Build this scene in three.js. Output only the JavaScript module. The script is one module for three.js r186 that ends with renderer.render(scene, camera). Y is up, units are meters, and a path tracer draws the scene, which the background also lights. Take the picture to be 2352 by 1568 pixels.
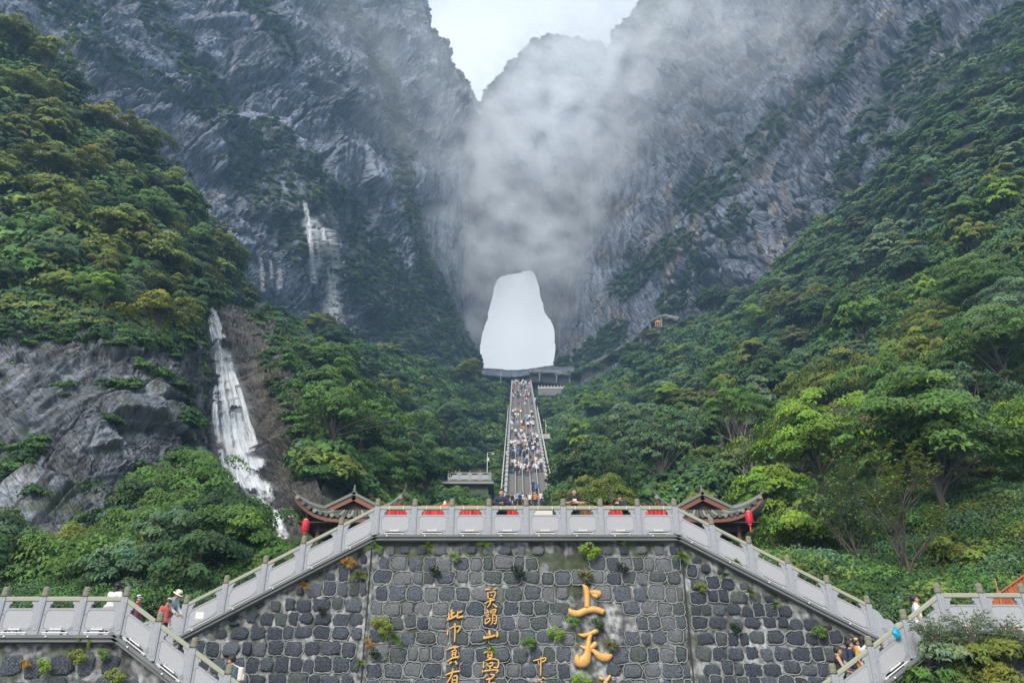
import * as THREE from 'three';
import { mergeGeometries, mergeVertices } from 'three/addons/utils/BufferGeometryUtils.js';
import { RoundedBoxGeometry } from 'three/addons/geometries/RoundedBoxGeometry.js';
import { createNoise3D, createNoise4D } from 'simplex-noise';

// ---------------------------------------------------------------- camera, sky, sun, haze, exposure
const scene = new THREE.Scene();
const EYE = 1.6, PITCH = 26.4 * Math.PI / 180, FPX = 1766.5;          // focal length in pixels of a 2352 x 1568 picture
const camera = new THREE.PerspectiveCamera(2 * Math.atan(784 / FPX) * 180 / Math.PI, 1.5, 0.1, 3000);
camera.position.set(0, EYE, 0);
camera.rotation.x = PITCH;
const renderer = new THREE.WebGLRenderer({ antialias: true });
renderer.toneMapping = THREE.LinearToneMapping;
renderer.toneMappingExposure = 2.9;
renderer.shadowMap.enabled = true;

function rng(seed) { let a = seed >>> 0; return () => { a = (a + 0x6d2b79f5) | 0; let t = Math.imul(a ^ (a >>> 15), 1 | a); t = (t + Math.imul(t ^ (t >>> 7), 61 | t)) ^ t; return ((t ^ (t >>> 14)) >>> 0) / 4294967296; }; }
const n3 = createNoise3D(rng(7)), n3b = createNoise3D(rng(11));
const clamp = THREE.MathUtils.clamp, lerp = THREE.MathUtils.lerp, smooth = (a, b, x) => { const t = clamp((x - a) / (b - a), 0, 1); return t * t * (3 - 2 * t); };
function fbm(x, y, z, oct = 4, n = n3) { let s = 0, a = 0.5, f = 1; for (let i = 0; i < oct; i++) { s += a * n(x * f, y * f, z * f); a *= 0.5; f *= 2.03; } return s; }

{ // overcast sky: the brighter towards the zenith, soft clouds
  const W = 512, H = 256, d = new Float32Array(W * H * 4);
  for (let r = 0; r < H; r++) for (let c = 0; c < W; c++) {
    const up = ((r + 0.5) / H - 0.5) * Math.PI, az = ((c + 0.5) / W - 0.5) * 2 * Math.PI, y = Math.sin(up), x = Math.cos(az) * Math.cos(up), z = Math.sin(az) * Math.cos(up);
    const cl = fbm(x * 2.2, y * 3.5, z * 2.2, 5), fine = fbm(x * 7 + 3, y * 9, z * 7, 4);
    const L = 0.55 * (0.45 + 0.56 * Math.pow(Math.max(0, y), 1.2)) * (1 + 0.3 * cl + 0.14 * fine), o = (r * W + c) * 4;
    d[o] = L * 0.94; d[o + 1] = L * 1.0; d[o + 2] = L * 1.06; d[o + 3] = 1;
  }
  const t = new THREE.DataTexture(d, W, H, THREE.RGBAFormat, THREE.FloatType);
  t.mapping = THREE.EquirectangularReflectionMapping; t.magFilter = THREE.LinearFilter; t.needsUpdate = true;
  scene.background = t; scene.environment = t;
}
const sun = new THREE.DirectionalLight(0xfff4e6, 1.5);
sun.position.set(-120, 300, 160); sun.castShadow = true; sun.shadow.radius = 55;
sun.shadow.camera.left = -200; sun.shadow.camera.right = 200; sun.shadow.camera.top = 250; sun.shadow.camera.bottom = -250; sun.shadow.camera.far = 900;
sun.target.position.set(0, 60, -150);
scene.add(sun, sun.target);
scene.fog = new THREE.FogExp2(new THREE.Color(0.38, 0.66, 1.0), 0.0006);

// ---------------------------------------------------------------- helpers
const CT = Math.cos(PITCH), ST = Math.sin(PITCH);
function at(x, y, D) { const u = (x - 1176) / FPX, v = (784 - y) / FPX, k = D / (CT - v * ST); return new THREE.Vector3(u * k, EYE + (v * CT + ST) * k, -D); } // a direction and a horizontal distance turned into a place
function proj(p) { const y = p.y - EYE, zc = -(-p.z * CT + y * ST), yc = y * CT + p.z * ST; return [1176 + FPX * p.x / -zc, 784 - FPX * yc / -zc]; }
const used = new Map();
function numbered(name) { const k = used.get(name) ?? 0; used.set(name, k + 1); return k ? name + '_' + String(k).padStart(3, '0') : name; }
const V = (x, y, z) => new THREE.Vector3(x, y, z);
function shadowed(o) { o.traverse((m) => { if (m.isMesh) { m.castShadow = m.receiveShadow = true; } }); return o; }
function tag(o, label, category, group, kind) { if (label) o.userData.label = label; if (category) o.userData.category = category; if (group) o.userData.group = group; if (kind) o.userData.kind = kind; return o; }
function thing(name, label, category, pos = [0, 0, 0], turn = 0, group) { const o = new THREE.Group(); o.name = numbered(name); o.position.set(...pos); o.rotation.y = turn; scene.add(o); return tag(o, label, category, group); }
function part(name, geo, mat, parent, label) { const m = new THREE.Mesh(geo, mat); m.name = numbered(name); m.castShadow = m.receiveShadow = true; parent.add(m); if (label) m.userData.label = label; return m; }
function struct(name, geo, mat) { const m = part(name, geo, mat, scene); m.userData.kind = 'structure'; return m; }
function copyOf(o, name, label, group) { const c = o.clone(); c.name = numbered(name ?? o.name.replace(/_\d{3}$/, '')); c.userData = { ...o.userData }; if (label) c.userData.label = label; if (group) c.userData.group = group; scene.add(c); return c; }
const lin = (r, g, b) => new THREE.Color().setRGB(r, g, b);
function std(color, roughness = 0.85, more = {}) { return new THREE.MeshStandardMaterial({ color: Array.isArray(color) ? lin(...color) : color, roughness, ...more }); }
function box(w, h, d, x = 0, y = 0, z = 0, r = 0) { const g = r ? new RoundedBoxGeometry(w, h, d, 1, r) : new THREE.BoxGeometry(w, h, d); g.translate(x, y, z); return strip(g); }
function strip(g) { g = g.index ? g.toNonIndexed() : g; for (const k of Object.keys(g.attributes)) if (!['position', 'normal', 'uv'].includes(k)) g.deleteAttribute(k); g.clearGroups(); return g; }
const merge = (list) => mergeGeometries(list.map(strip));
function tube(pts, r0, r1 = r0, sides = 6) { // tapered tube through points
  const P = [], N = [], I = [], up = V(0.31, 0.2, 0.93), n = pts.length, a = V(), b = V(), t = V();
  for (let i = 0; i < n; i++) {
    t.subVectors(pts[Math.min(n - 1, i + 1)], pts[Math.max(0, i - 1)]).normalize(); a.crossVectors(t, up); if (a.lengthSq() < 1e-4) a.set(1, 0, 0); a.normalize(); b.crossVectors(t, a);
    const r = lerp(r0, r1, i / (n - 1));
    for (let k = 0; k < sides; k++) { const c = Math.cos(k / sides * 6.28319), s = Math.sin(k / sides * 6.28319), nx = a.x * c + b.x * s, ny = a.y * c + b.y * s, nz = a.z * c + b.z * s; P.push(pts[i].x + nx * r, pts[i].y + ny * r, pts[i].z + nz * r); N.push(nx, ny, nz); }
  }
  for (let i = 0; i < n - 1; i++) for (let k = 0; k < sides; k++) { const k2 = (k + 1) % sides, A = i * sides + k, B = i * sides + k2, C = A + sides, D = B + sides; I.push(A, B, C, B, D, C); }
  for (const [base, s] of [[0, 1], [(n - 1) * sides, -1]]) for (let k = 1; k < sides - 1; k++) s > 0 ? I.push(base, base + k + 1, base + k) : I.push(base, base + k, base + k + 1);
  const g = new THREE.BufferGeometry(); g.setAttribute('position', new THREE.Float32BufferAttribute(P, 3)); g.setAttribute('normal', new THREE.Float32BufferAttribute(N, 3)); g.setAttribute('uv', new THREE.Float32BufferAttribute(new Float32Array(P.length / 3 * 2), 2)); g.setIndex(I); return strip(g);
}
function shear(g, slope) { const p = g.attributes.position; for (let i = 0; i < p.count; i++) p.setY(i, p.getY(i) + slope * p.getX(i)); if (slope) g.computeVertexNormals(); return g; }
// noise textures (height maps for fine relief and mottling)
function noiseTex(size, f, seed, lo = 0, hi = 255, color) {
  const r = createNoise4D(rng(seed)), d = new Uint8Array(size * size * 4), R = 1 / 6.28319;
  for (let y = 0; y < size; y++) for (let x = 0; x < size; x++) { // tiles because it runs round two circles
    const a = x / size * 6.28319, b = y / size * 6.28319, v = clamp(0.5 + 0.5 * f(Math.cos(a) * R, Math.sin(a) * R, Math.cos(b) * R, Math.sin(b) * R, r), 0, 1), o = (y * size + x) * 4;
    if (color) { const c = color(v); d[o] = c[0]; d[o + 1] = c[1]; d[o + 2] = c[2]; } else d[o] = d[o + 1] = d[o + 2] = lo + (hi - lo) * v;
    d[o + 3] = 255;
  }
  const t = new THREE.DataTexture(d, size, size); t.wrapS = t.wrapT = THREE.RepeatWrapping; t.magFilter = THREE.LinearFilter; t.needsUpdate = true; if (color) t.colorSpace = THREE.SRGBColorSpace; return t;
}
const torus4 = (oct, f0) => (a, b, c, d, n) => { let s = 0, k = 0.55, f = f0; for (let i = 0; i < oct; i++) { s += k * n(a * f, b * f, c * f, d * f); k *= 0.55; f *= 2.1; } return s; };
const bumpRock = noiseTex(512, torus4(6, 7), 21), bumpFine = noiseTex(256, torus4(5, 14), 22);
bumpRock.repeat.set(0.1, 0.1);
// cellular noise: nearest two cell points and the id of the nearest
function hash3(x, y, z) { let h = Math.imul(x | 0, 374761393) ^ Math.imul(y | 0, 668265263) ^ Math.imul(z | 0, 2147483647 - 1274126177); h = Math.imul(h ^ (h >>> 13), 1274126177); return (h ^ (h >>> 16)) >>> 0; }
const cellOut = [0, 0, 0, 0];
function cells(x, y, z) {
  const X = Math.floor(x), Y = Math.floor(y), Z = Math.floor(z); let f1 = 9, f2 = 9, id = 0, ox = 0, oy = 0, oz = 0;
  for (let i = -1; i < 2; i++) for (let j = -1; j < 2; j++) for (let k = -1; k < 2; k++) {
    const h = hash3(X + i, Y + j, Z + k), dx = X + i + (h & 1023) / 1024 - x, dy = Y + j + ((h >>> 10) & 1023) / 1024 - y, dz = Z + k + ((h >>> 20) & 1023) / 1024 - z, d = dx * dx + dy * dy + dz * dz;
    if (d < f1) { f2 = f1; f1 = d; id = h; ox = dx; oy = dy; oz = dz; } else if (d < f2) f2 = d;
  }
  cellOut[0] = Math.sqrt(f1); cellOut[1] = Math.sqrt(f2); cellOut[2] = (Math.imul(id, 2654435761) >>> 0) / 4294967296; const g = Math.imul(id, 40503) >>> 0; cellOut[3] = ox * ((g & 255) / 128 - 1) + oy * (((g >>> 8) & 255) / 128 - 1) + oz * (((g >>> 16) & 255) / 128 - 1); return cellOut;
}
// a surface through a net of control points, displaced along its normal by relief(p, normal) and coloured by color(p, normal, px, relief)
function cr(a, b, c, d, t) { return 0.5 * (2 * b + (c - a) * t + (2 * a - 5 * b + 4 * c - d) * t * t + (3 * b - a - 3 * c + d) * t * t * t); }
function net(rows, nu, nv) {
  const R = rows.length, C = rows[0].length, pts = rows.map((r) => r.map((q) => at(...q))), P = new Float32Array((nu + 1) * (nv + 1) * 3), col = Array.from({ length: R }, () => [0, 0, 0]);
  for (let i = 0; i <= nu; i++) {
    const s = i / nu * (C - 1), c = Math.min(C - 2, Math.floor(s)), t = s - c;
    for (let r = 0; r < R; r++) { const q = (k) => pts[r][clamp(k, 0, C - 1)], a = q(c - 1), b = q(c), d = q(c + 1), e = q(c + 2); col[r][0] = cr(a.x, b.x, d.x, e.x, t); col[r][1] = cr(a.y, b.y, d.y, e.y, t); col[r][2] = cr(a.z, b.z, d.z, e.z, t); }
    for (let j = 0; j <= nv; j++) {
      const w = j / nv * (R - 1), r = Math.min(R - 2, Math.floor(w)), t2 = w - r, o = (j * (nu + 1) + i) * 3, q = (k) => col[clamp(k, 0, R - 1)];
      for (let k = 0; k < 3; k++) P[o + k] = cr(q(r - 1)[k], q(r)[k], q(r + 1)[k], q(r + 2)[k], t2);
    }
  }
  return P;
}
function netNormals(P, nu, nv) {
  const N = new Float32Array(P.length), a = V(), b = V(), c = V(), W = nu + 1, get = (v, i, j) => v.fromArray(P, (clamp(j, 0, nv) * W + clamp(i, 0, nu)) * 3);
  for (let j = 0; j <= nv; j++) for (let i = 0; i <= nu; i++) { get(a, i + 1, j); get(c, i - 1, j); a.sub(c); get(b, i, j + 1); get(c, i, j - 1); b.sub(c); a.cross(b).normalize().toArray(N, (j * W + i) * 3); }
  return N;
}
function surface(rows, nu, nv, relief, color, uvScale = 1) {
  const P = net(rows, nu, nv), N = netNormals(P, nu, nv), W = nu + 1, p = V(), n = V(), eye = V(0, 0, 0); let flip = 0;
  for (let k = 0; k < P.length; k += 3 * 97) { p.fromArray(P, k); n.fromArray(N, k); flip += n.dot(eye.set(0, EYE, 0).sub(p)) > 0 ? 1 : -1; }
  const sgn = flip >= 0 ? 1 : -1, H = new Float32Array(P.length / 3), B = P.slice();
  for (let k = 0; k < P.length; k += 3) { p.fromArray(B, k); n.fromArray(N, k).multiplyScalar(sgn); n.toArray(N, k); const h = relief ? relief(p, n) : 0; H[k / 3] = h; P[k] += n.x * h; P[k + 1] += n.y * h; P[k + 2] += n.z * h; }
  const I = [], C = new Float32Array(P.length), U = new Float32Array(P.length / 3 * 2), N2 = netNormals(P, nu, nv), c = [0, 0, 0];
  for (let k = 0; k < N2.length; k++) N2[k] *= sgn;
  for (let j = 0; j < nv; j++) for (let i = 0; i < nu; i++) { const A = j * W + i, Bq = A + 1, Cq = A + W, D = Cq + 1; sgn > 0 ? I.push(A, Bq, Cq, Bq, D, Cq) : I.push(A, Cq, Bq, Bq, Cq, D); }
  for (let k = 0; k < P.length; k += 3) { p.fromArray(P, k); n.fromArray(N2, k); color(p, n, proj(p), H[k / 3], c); C[k] = c[0]; C[k + 1] = c[1]; C[k + 2] = c[2]; }
  { const d = (a, b) => Math.hypot(B[a] - B[b], B[a + 1] - B[b + 1], B[a + 2] - B[b + 2]), m = Math.floor(nv / 2) * W; // lengths along the net, so that patterns keep their size
    for (let j = 0; j <= nv; j++) { let u = 0; for (let i = 0; i <= nu; i++) { const k = j * W + i; if (i) u += d((m + i) * 3, (m + i - 1) * 3); U[k * 2] = u; } }
    for (let i = 0; i <= nu; i++) { let v = 0; for (let j = nv; j >= 0; j--) { const k = j * W + i; if (j < nv) v += d((j * W + (nu >> 1)) * 3, ((j + 1) * W + (nu >> 1)) * 3); U[k * 2 + 1] = v; } } }
  const g = new THREE.BufferGeometry(); g.setAttribute('position', new THREE.BufferAttribute(P, 3)); g.setAttribute('normal', new THREE.BufferAttribute(N2, 3)); g.setAttribute('uv', new THREE.BufferAttribute(U, 2)); g.setAttribute('color', new THREE.BufferAttribute(C, 3)); g.setIndex(I);
  g.userData = { nu, nv }; return g;
}
function onNet(g, u, v, p, n) { const { nu, nv } = g.userData, k = (Math.round(v * nv) * (nu + 1) + Math.round(u * nu)) * 3; p.fromArray(g.attributes.position.array, k); n.fromArray(g.attributes.normal.array, k); }
function band(px, list) { let best = 0; for (const { w, k = 1, pts } of list) for (let i = 0; i < pts.length - 1; i++) { const [ax, ay] = pts[i], [bx, by] = pts[i + 1], dx = bx - ax, dy = by - ay, t = clamp(((px[0] - ax) * dx + (px[1] - ay) * dy) / (dx * dx + dy * dy), 0, 1), d = Math.hypot(px[0] - ax - dx * t, px[1] - ay - dy * t); if (d < w * 1.6) best = Math.max(best, k * (1 - smooth(w * 0.35, w * 1.6, d))); } return best; }
// ---------------------------------------------------------------- rock: cliffs, the arch, outcrop, gully
const fractured = (() => { // a tile of cracked stone: tilted facets in three sizes, long in one direction
  const S = 1024, d = new Uint8Array(S * S * 4), H = new Float32Array(S * S), layer = (nx, ny, seed, k, tilt, crack) => {
    const pt = (i, j) => { const h = hash3(((i % nx) + nx) % nx, ((j % ny) + ny) % ny, seed); return [i + (h & 1023) / 1024, j + ((h >>> 10) & 1023) / 1024, (h >>> 20) / 4096, ((Math.imul(h, 40503) >>> 8) & 255) / 128 - 1, ((Math.imul(h, 69069) >>> 8) & 255) / 128 - 1]; };
    const P = new Map(); for (let i = -1; i <= nx; i++) for (let j = -1; j <= ny; j++) P.set(i * 1000 + j, pt(i, j));
    for (let y = 0; y < S; y++) for (let x = 0; x < S; x++) { const a = x / S * 6.28319, b = y / S * 6.28319, wob = 0.22 * n3(Math.cos(a) * 1.3, Math.sin(a) * 1.3 + Math.cos(b), Math.sin(b) * 1.3 + seed), u = x / S * nx + wob, v = y / S * ny + wob, I = Math.floor(u), J = Math.floor(v); let f1 = 9, f2 = 9, q = null; for (let i = I - 1; i <= I + 1; i++) for (let j = J - 1; j <= J + 1; j++) { const p = P.get(clamp(i, -1, nx) * 1000 + clamp(j, -1, ny)), D = (p[0] - u) ** 2 + (p[1] - v) ** 2; if (D < f1) { f2 = f1; f1 = D; q = p; } else if (D < f2) f2 = D; }
      const e = smooth(0, 0.12, Math.sqrt(f2) - Math.sqrt(f1)); H[y * S + x] += k * ((q[2] - 0.5) + tilt * ((u - q[0]) * q[3] + (v - q[1]) * q[4])) * (0.4 + 0.6 * e) - k * crack * (1 - e); } };
  layer(16, 6, 1, 0.34, 0.9, 0.5); layer(40, 15, 2, 0.2, 0.9, 0.4); layer(90, 40, 3, 0.1, 0.8, 0.3);
  for (let i = 0; i < S * S; i++) { d[i * 4] = d[i * 4 + 1] = d[i * 4 + 2] = clamp(128 + H[i] * 190, 0, 255); d[i * 4 + 3] = 255; }
  const t = new THREE.DataTexture(d, S, S); t.wrapS = t.wrapT = THREE.RepeatWrapping; t.magFilter = THREE.LinearFilter; t.needsUpdate = true; return t;
})();
const tile = (size, turn) => { const t = fractured.clone(); t.repeat.set(1 / size, 1 / size); t.rotation = turn; t.needsUpdate = true; return t; };
const rockMat = new THREE.MeshStandardMaterial({ vertexColors: true, roughness: 0.85, bumpMap: tile(64, 0.5), bumpScale: 5.5 });
const rockRight = rockMat.clone(); rockRight.bumpMap = tile(58, 0.62);
const rockNear = rockMat.clone(); rockNear.roughness = 0.7; rockNear.bumpMap = tile(15, 0.55); rockNear.bumpScale = 0.6;
const rockBeds = rockNear.clone(); rockBeds.bumpMap = tile(11, 1.35); rockBeds.bumpScale = 0.8;
function rockField(ang, sa, sb, sc, amp, big, lean = 0.25) { // blocks stretched along a dip direction
  const ca = Math.cos(ang), sn = Math.sin(ang);
  return (p) => {
    const wx = 0.25 * fbm(p.x / sa, p.y / sa, p.z / sa, 2) + 0.8 * fbm(p.x / sa / 3.5, p.y / sa / 3.5 + 4, p.z / sa / 3.5, 2), rough = 0.35 + 1.15 * smooth(-0.25, 0.35, fbm(p.x / sa / 1.6 + 8, p.y / sa / 1.6, p.z / sa / 1.6, 3, n3b)), a = (p.x * ca + p.y * sn - p.z * lean), b = (-p.x * sn + p.y * ca) + p.z * 0.15, c = p.z + p.x * 0.35;
    const edge = (q, w) => smooth(0, w, q[1] - q[0]);
    let q = cells(a / sa + wx, b / sb + wx, c / sc), h = ((q[2] - 0.5) * 1.5 + q[3] * 1.8) * amp * edge(q, 0.16) - amp * 0.75 * (1 - edge(q, 0.07)); const id = q[2];
    q = cells(a / sa * 2.7 + 7, b / sb * 2.6 + wx * 3, c / sc * 2.6); h += rough * amp * (((q[2] - 0.5) * 0.7 + q[3] * 0.8) * edge(q, 0.16) - 0.45 * (1 - edge(q, 0.08)));
    q = cells(a / sa * 7 + 3, b / sb * 7, c / sc * 7); h += rough * amp * (((q[2] - 0.5) * 0.26 + q[3] * 0.34) * edge(q, 0.2) - 0.14 * (1 - edge(q, 0.1)));
    h += amp * (0.1 + 0.08 * rough) * fbm(a / sa * 12, b / sb * 12, c / sc * 12, 3) + big * fbm(p.x / 55, p.y / 70, p.z / 55, 3, n3b);
    rockField.id = id; return h;
  };
}
// real tones of the stone: slate grey, paler faces, tan and rust stains, dark wet streaks, moss
function rockTone(p, out, { pale = 0.5, tan = 0.3, wet = 0.4, ang = 0.96, s = 1, base = 0.155 } = {}) {
  const ca = Math.cos(ang), sn = Math.sin(ang), a = (p.x * ca + p.y * sn - p.z * 0.25) / s, b = (-p.x * sn + p.y * ca) / s, w = 0.3 * fbm(p.x / s / 12, p.y / s / 12, p.z / s / 12, 3);
  const q = cells(a / 22 + w, b / 8 + w, p.z / s / 13)[2], q2 = cells(a / 8 + w, b / 4 + 3 + w * 2, p.z / s / 6)[2], st = fbm(p.x / s / 3.2, p.y / s / 46, p.z / s / 4, 4, n3b), st2 = fbm(p.x / s / 2.1 + 30, p.y / s / 34, p.z / s / 3, 4), f = fbm(p.x / s / 1.6, p.y / s / 1.6, p.z / s / 1.6, 4);
  let L = base * (0.55 + 0.5 * q + 0.35 * q2 + 0.55 * f);
  L *= 1 + pale * 1.3 * smooth(0.08, 0.4, fbm(p.x / s / 24, p.y / s / 30, p.z / s / 24, 5)) + pale * 0.9 * smooth(0.18, 0.42, st2);
  L *= 1 - wet * smooth(0.08, 0.36, st);
  const t = tan * smooth(0.1, 0.4, fbm(p.x / s / 17 + 9, p.y / s / 22, p.z / s / 17, 4, n3b));
  L = clamp(L, 0.03, 0.5);
  out[0] = L * (0.85 + 0.42 * t); out[1] = L * (0.98 + 0.08 * t); out[2] = L * (1.28 - 0.5 * t);
}
function mossy(out, m) { out[0] = lerp(out[0], 0.045, m); out[1] = lerp(out[1], 0.062, m); out[2] = lerp(out[2], 0.028, m); }

const archMid = at(1195, 740, 370);
function calmArch(f) { return (p) => f(p) * (0.1 + 0.9 * smooth(30, 80, Math.hypot(p.x - archMid.x, (p.y - archMid.y) * 0.62))); } // smoother stone round the opening
const L_BANDS = [
  { w: 30, pts: [[320, -40], [370, 60], [430, 130], [480, 210]] }, { w: 22, k: 0.8, pts: [[560, -20], [640, 70], [665, 130]] }, { w: 46, pts: [[545, 395], [600, 430], [660, 500], [705, 570]] },
  { w: 42, pts: [[605, 310], [660, 360], [720, 430], [800, 510], [860, 590], [900, 650], [945, 720], [1000, 800]] }, { w: 20, k: 0.85, pts: [[780, -20], [860, 110], [900, 200], [920, 330], [930, 430], [960, 540], [985, 650]] },
  { w: 44, k: 0.9, pts: [[90, -40], [170, 40], [190, 70]] }, { w: 24, k: 0.6, pts: [[180, 90], [300, 160], [420, 220], [520, 290], [580, 370]] }, { w: 34, pts: [[760, 600], [830, 660], [880, 740], [930, 800]] },
  { w: 30, pts: [[980, 640], [1010, 720], [1050, 800], [1080, 850]] }, { w: 16, k: 0.8, pts: [[725, 560], [780, 590]] }, { w: 20, k: 0.7, pts: [[500, 240], [560, 330], [610, 400]] },
];
const R_BANDS = [
  { w: 30, pts: [[1790, 280], [1730, 350], [1640, 430], [1600, 465]] }, { w: 26, pts: [[1565, 555], [1500, 600], [1430, 665]] }, { w: 22, k: 0.9, pts: [[1700, 490], [1670, 535]] },
  { w: 26, k: 0.9, pts: [[2135, 60], [2050, 190], [1980, 330], [1920, 440]] }, { w: 46, pts: [[2380, 40], [2200, 160], [2100, 230]] }, { w: 34, k: 0.9, pts: [[1490, -10], [1500, 60], [1515, 110]] },
  { w: 26, k: 0.8, pts: [[1610, 600], [1590, 650], [1540, 700]] }, { w: 18, k: 0.7, pts: [[1980, 60], [1930, 170], [1820, 260]] }, { w: 24, k: 0.9, pts: [[1420, 760], [1360, 810], [1300, 850]] },
];
// left cliff: runs from beside the left forest back to the rim of the arch, then turns into the tunnel
const LCX = [-260, 60, 300, 520, 720, 870, 985];
const LCD = [138, 160, 186, 214, 246, 280, 312];
const lcRow = (y, ex, tail, dd = 0) => [...LCX.map((x, i) => [x < ex - 40 ? x * (1 - 0.0) - (ex < 1000 && i > 3 ? (i - 3) * (1000 - ex) * 0.3 : 0) : ex - 45, y, LCD[i] + dd]), [ex, y, 340], tail];
const leftCliffGeo = surface([
  lcRow(-330, 905, [880, -330, 430], 26), lcRow(-160, 940, [905, -160, 430], 20), lcRow(0, 972, [940, 0, 430], 14), lcRow(130, 1030, [1000, 135, 430], 8), lcRow(248, 1098, [1075, 260, 430], 4),
  lcRow(400, 1094, [1100, 400, 430]), lcRow(560, 1082, [1118, 560, 425]), lcRow(655, 1070, [1134, 655, 412]), lcRow(770, 1082, [1107, 770, 412]), lcRow(850, 1096, [1098, 850, 412], -2), lcRow(960, 1112, [1104, 930, 412], -6), lcRow(1060, 1118, [1108, 1000, 412], -14),
], 460, 430, calmArch(rockField(1.0, 38, 13, 20, 3.4, 9)), (p, n, px, h, c) => {
  rockTone(p, c, { pale: 0.55, tan: 0.22, wet: 0.6, s: 1.25, base: 0.17 });
  mossy(c, clamp(band(px, L_BANDS) * 0.9 * smooth(-0.35, 0.1, fbm(p.x / 6, p.y / 6, p.z / 6, 3)), 0, 0.9));
});
tag(struct('cliff_face', leftCliffGeo, rockMat), 'grey streaked cliff rising left of the arch above the forest');
// right cliff
const RCX = [1420, 1560, 1740, 1930, 2130, 2380, 2640];
const RCD = [316, 282, 246, 212, 182, 156, 140];
const rcRow = (y, ex, tail, dd = 0) => [tail, [ex, y, 346], ...RCX.map((x, i) => [Math.max(x, ex + 40 + 90 * (i + 1) * 0.55), y, RCD[i] + dd])];
const rightCliffGeo = surface([
  rcRow(-330, 1600, [1640, -330, 440], 30), rcRow(-160, 1540, [1580, -160, 440], 24), rcRow(0, 1478, [1520, 0, 440], 16), rcRow(110, 1404, [1440, 110, 440], 10), rcRow(250, 1375, [1390, 250, 430], 6), rcRow(400, 1352, [1340, 400, 430]),
  rcRow(560, 1330, [1270, 560, 425]), rcRow(690, 1300, [1246, 700, 412]), rcRow(770, 1288, [1276, 750, 412]), rcRow(835, 1280, [1286, 835, 412]), rcRow(930, 1262, [1280, 900, 412], -6), rcRow(1040, 1250, [1270, 990, 412], -20),
], 460, 430, calmArch(rockField(0.95, 36, 12, 20, 3.3, 8)), (p, n, px, h, c) => {
  rockTone(p, c, { pale: 0.4, tan: 0.55, wet: 0.5, s: 1.2, ang: 0.9, base: 0.16 });
  mossy(c, clamp(band(px, R_BANDS) * 0.9 * smooth(-0.35, 0.1, fbm(p.x / 6, p.y / 6, p.z / 6, 3)), 0, 0.9));
});
tag(struct('cliff_face', rightCliffGeo, rockRight), 'grey and tan cliff rising right of the arch');
// the mountain with the arch between them: back slope, ridge, face, lip of the arch, ceiling
const archGeo = surface([
  [[1060, 330, 470], [1110, 300, 470], [1180, 260, 480], [1250, 230, 490], [1320, 230, 490], [1400, 230, 480], [1475, 190, 470], [1580, 100, 470]],
  [[1072, 278, 392], [1118, 216, 392], [1178, 148, 394], [1248, 84, 396], [1322, 94, 396], [1400, 112, 394], [1470, 62, 390], [1560, -40, 390]],
  [[1066, 400, 372], [1112, 360, 372], [1174, 330, 372], [1245, 300, 372], [1320, 300, 372], [1390, 300, 372], [1440, 300, 372], [1520, 300, 372]],
  [[1060, 520, 362], [1100, 490, 360], [1165, 460, 358], [1240, 450, 358], [1300, 460, 358], [1345, 480, 360], [1375, 520, 362], [1420, 560, 364]],
  [[1050, 700, 352], [1072, 640, 350], [1110, 595, 348], [1170, 572, 348], [1230, 577, 348], [1275, 615, 350], [1298, 680, 352], [1310, 760, 354]],
  [[1113, 715, 412], [1133, 664, 412], [1147, 637, 412], [1180, 629, 412], [1221, 622, 412], [1237, 655, 412], [1244, 690, 412], [1262, 730, 412]],
], 260, 330, calmArch(rockField(1.25, 22, 8, 14, 1.8, 3)), (p, n, px, h, c) => {
  rockTone(p, c, { pale: 0.2, tan: 0.15, wet: 0.5, s: 1.2, ang: 1.2, base: 0.1 });
  mossy(c, clamp((1 - smooth(150, 330, px[1])) * 0.75 * smooth(-0.3, 0.15, fbm(p.x / 9, p.y / 9, p.z / 9, 3)), 0, 0.85));
});
tag(struct('mountain', archGeo, rockMat), 'dark mountain pierced by the tall arch at the head of the stairway');
// near outcrop at the left with leaning beds, and the gully of the waterfall beside it
const outcropGeo = surface([
  [[-160, 715, 61], [0, 730, 60], [120, 742, 59], [240, 756, 59], [340, 772, 61], [420, 790, 64], [470, 805, 70]],
  [[-160, 820, 56], [0, 830, 55.5], [120, 840, 55], [240, 850, 55], [340, 860, 57], [420, 880, 60.5], [470, 890, 68]],
  [[-160, 950, 53], [0, 950, 52], [120, 950, 51], [230, 960, 51], [330, 970, 53], [415, 980, 57], [470, 985, 66]],
  [[-160, 1080, 50], [0, 1080, 49], [110, 1085, 48], [210, 1090, 48], [310, 1090, 50], [400, 1090, 55], [460, 1085, 64]],
  [[-160, 1190, 47], [0, 1190, 46], [100, 1195, 45], [200, 1200, 46], [300, 1190, 48], [390, 1180, 53], [450, 1170, 60]],
  [[-160, 1300, 44], [0, 1300, 43], [100, 1300, 43], [200, 1300, 44], [300, 1290, 46], [390, 1280, 50], [450, 1270, 56]],
], 330, 330, rockField(0.98, 8.5, 3.4, 6, 0.62, 1.4, 0.1), (p, n, px, h, c) => {
  rockTone(p, c, { pale: 0.8, tan: 0.05, wet: 0.7, s: 0.34, ang: 0.98, base: 0.09 });
  const rust = 0.55 * smooth(0.18, 0.42, fbm(p.x / 4 + 3, p.y / 5, p.z / 4, 3, n3b)); c[0] *= 1 + 0.12 * rust; c[2] *= 0.92 - 0.1 * rust;
  mossy(c, 0.75 * smooth(0.25, 0.45, fbm(p.x / 3, p.y / 3, p.z / 3 + 4, 3)));
});
tag(struct('rock_outcrop', outcropGeo, rockNear), 'dark slabby rock outcrop with leaning beds left of the waterfall');
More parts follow.
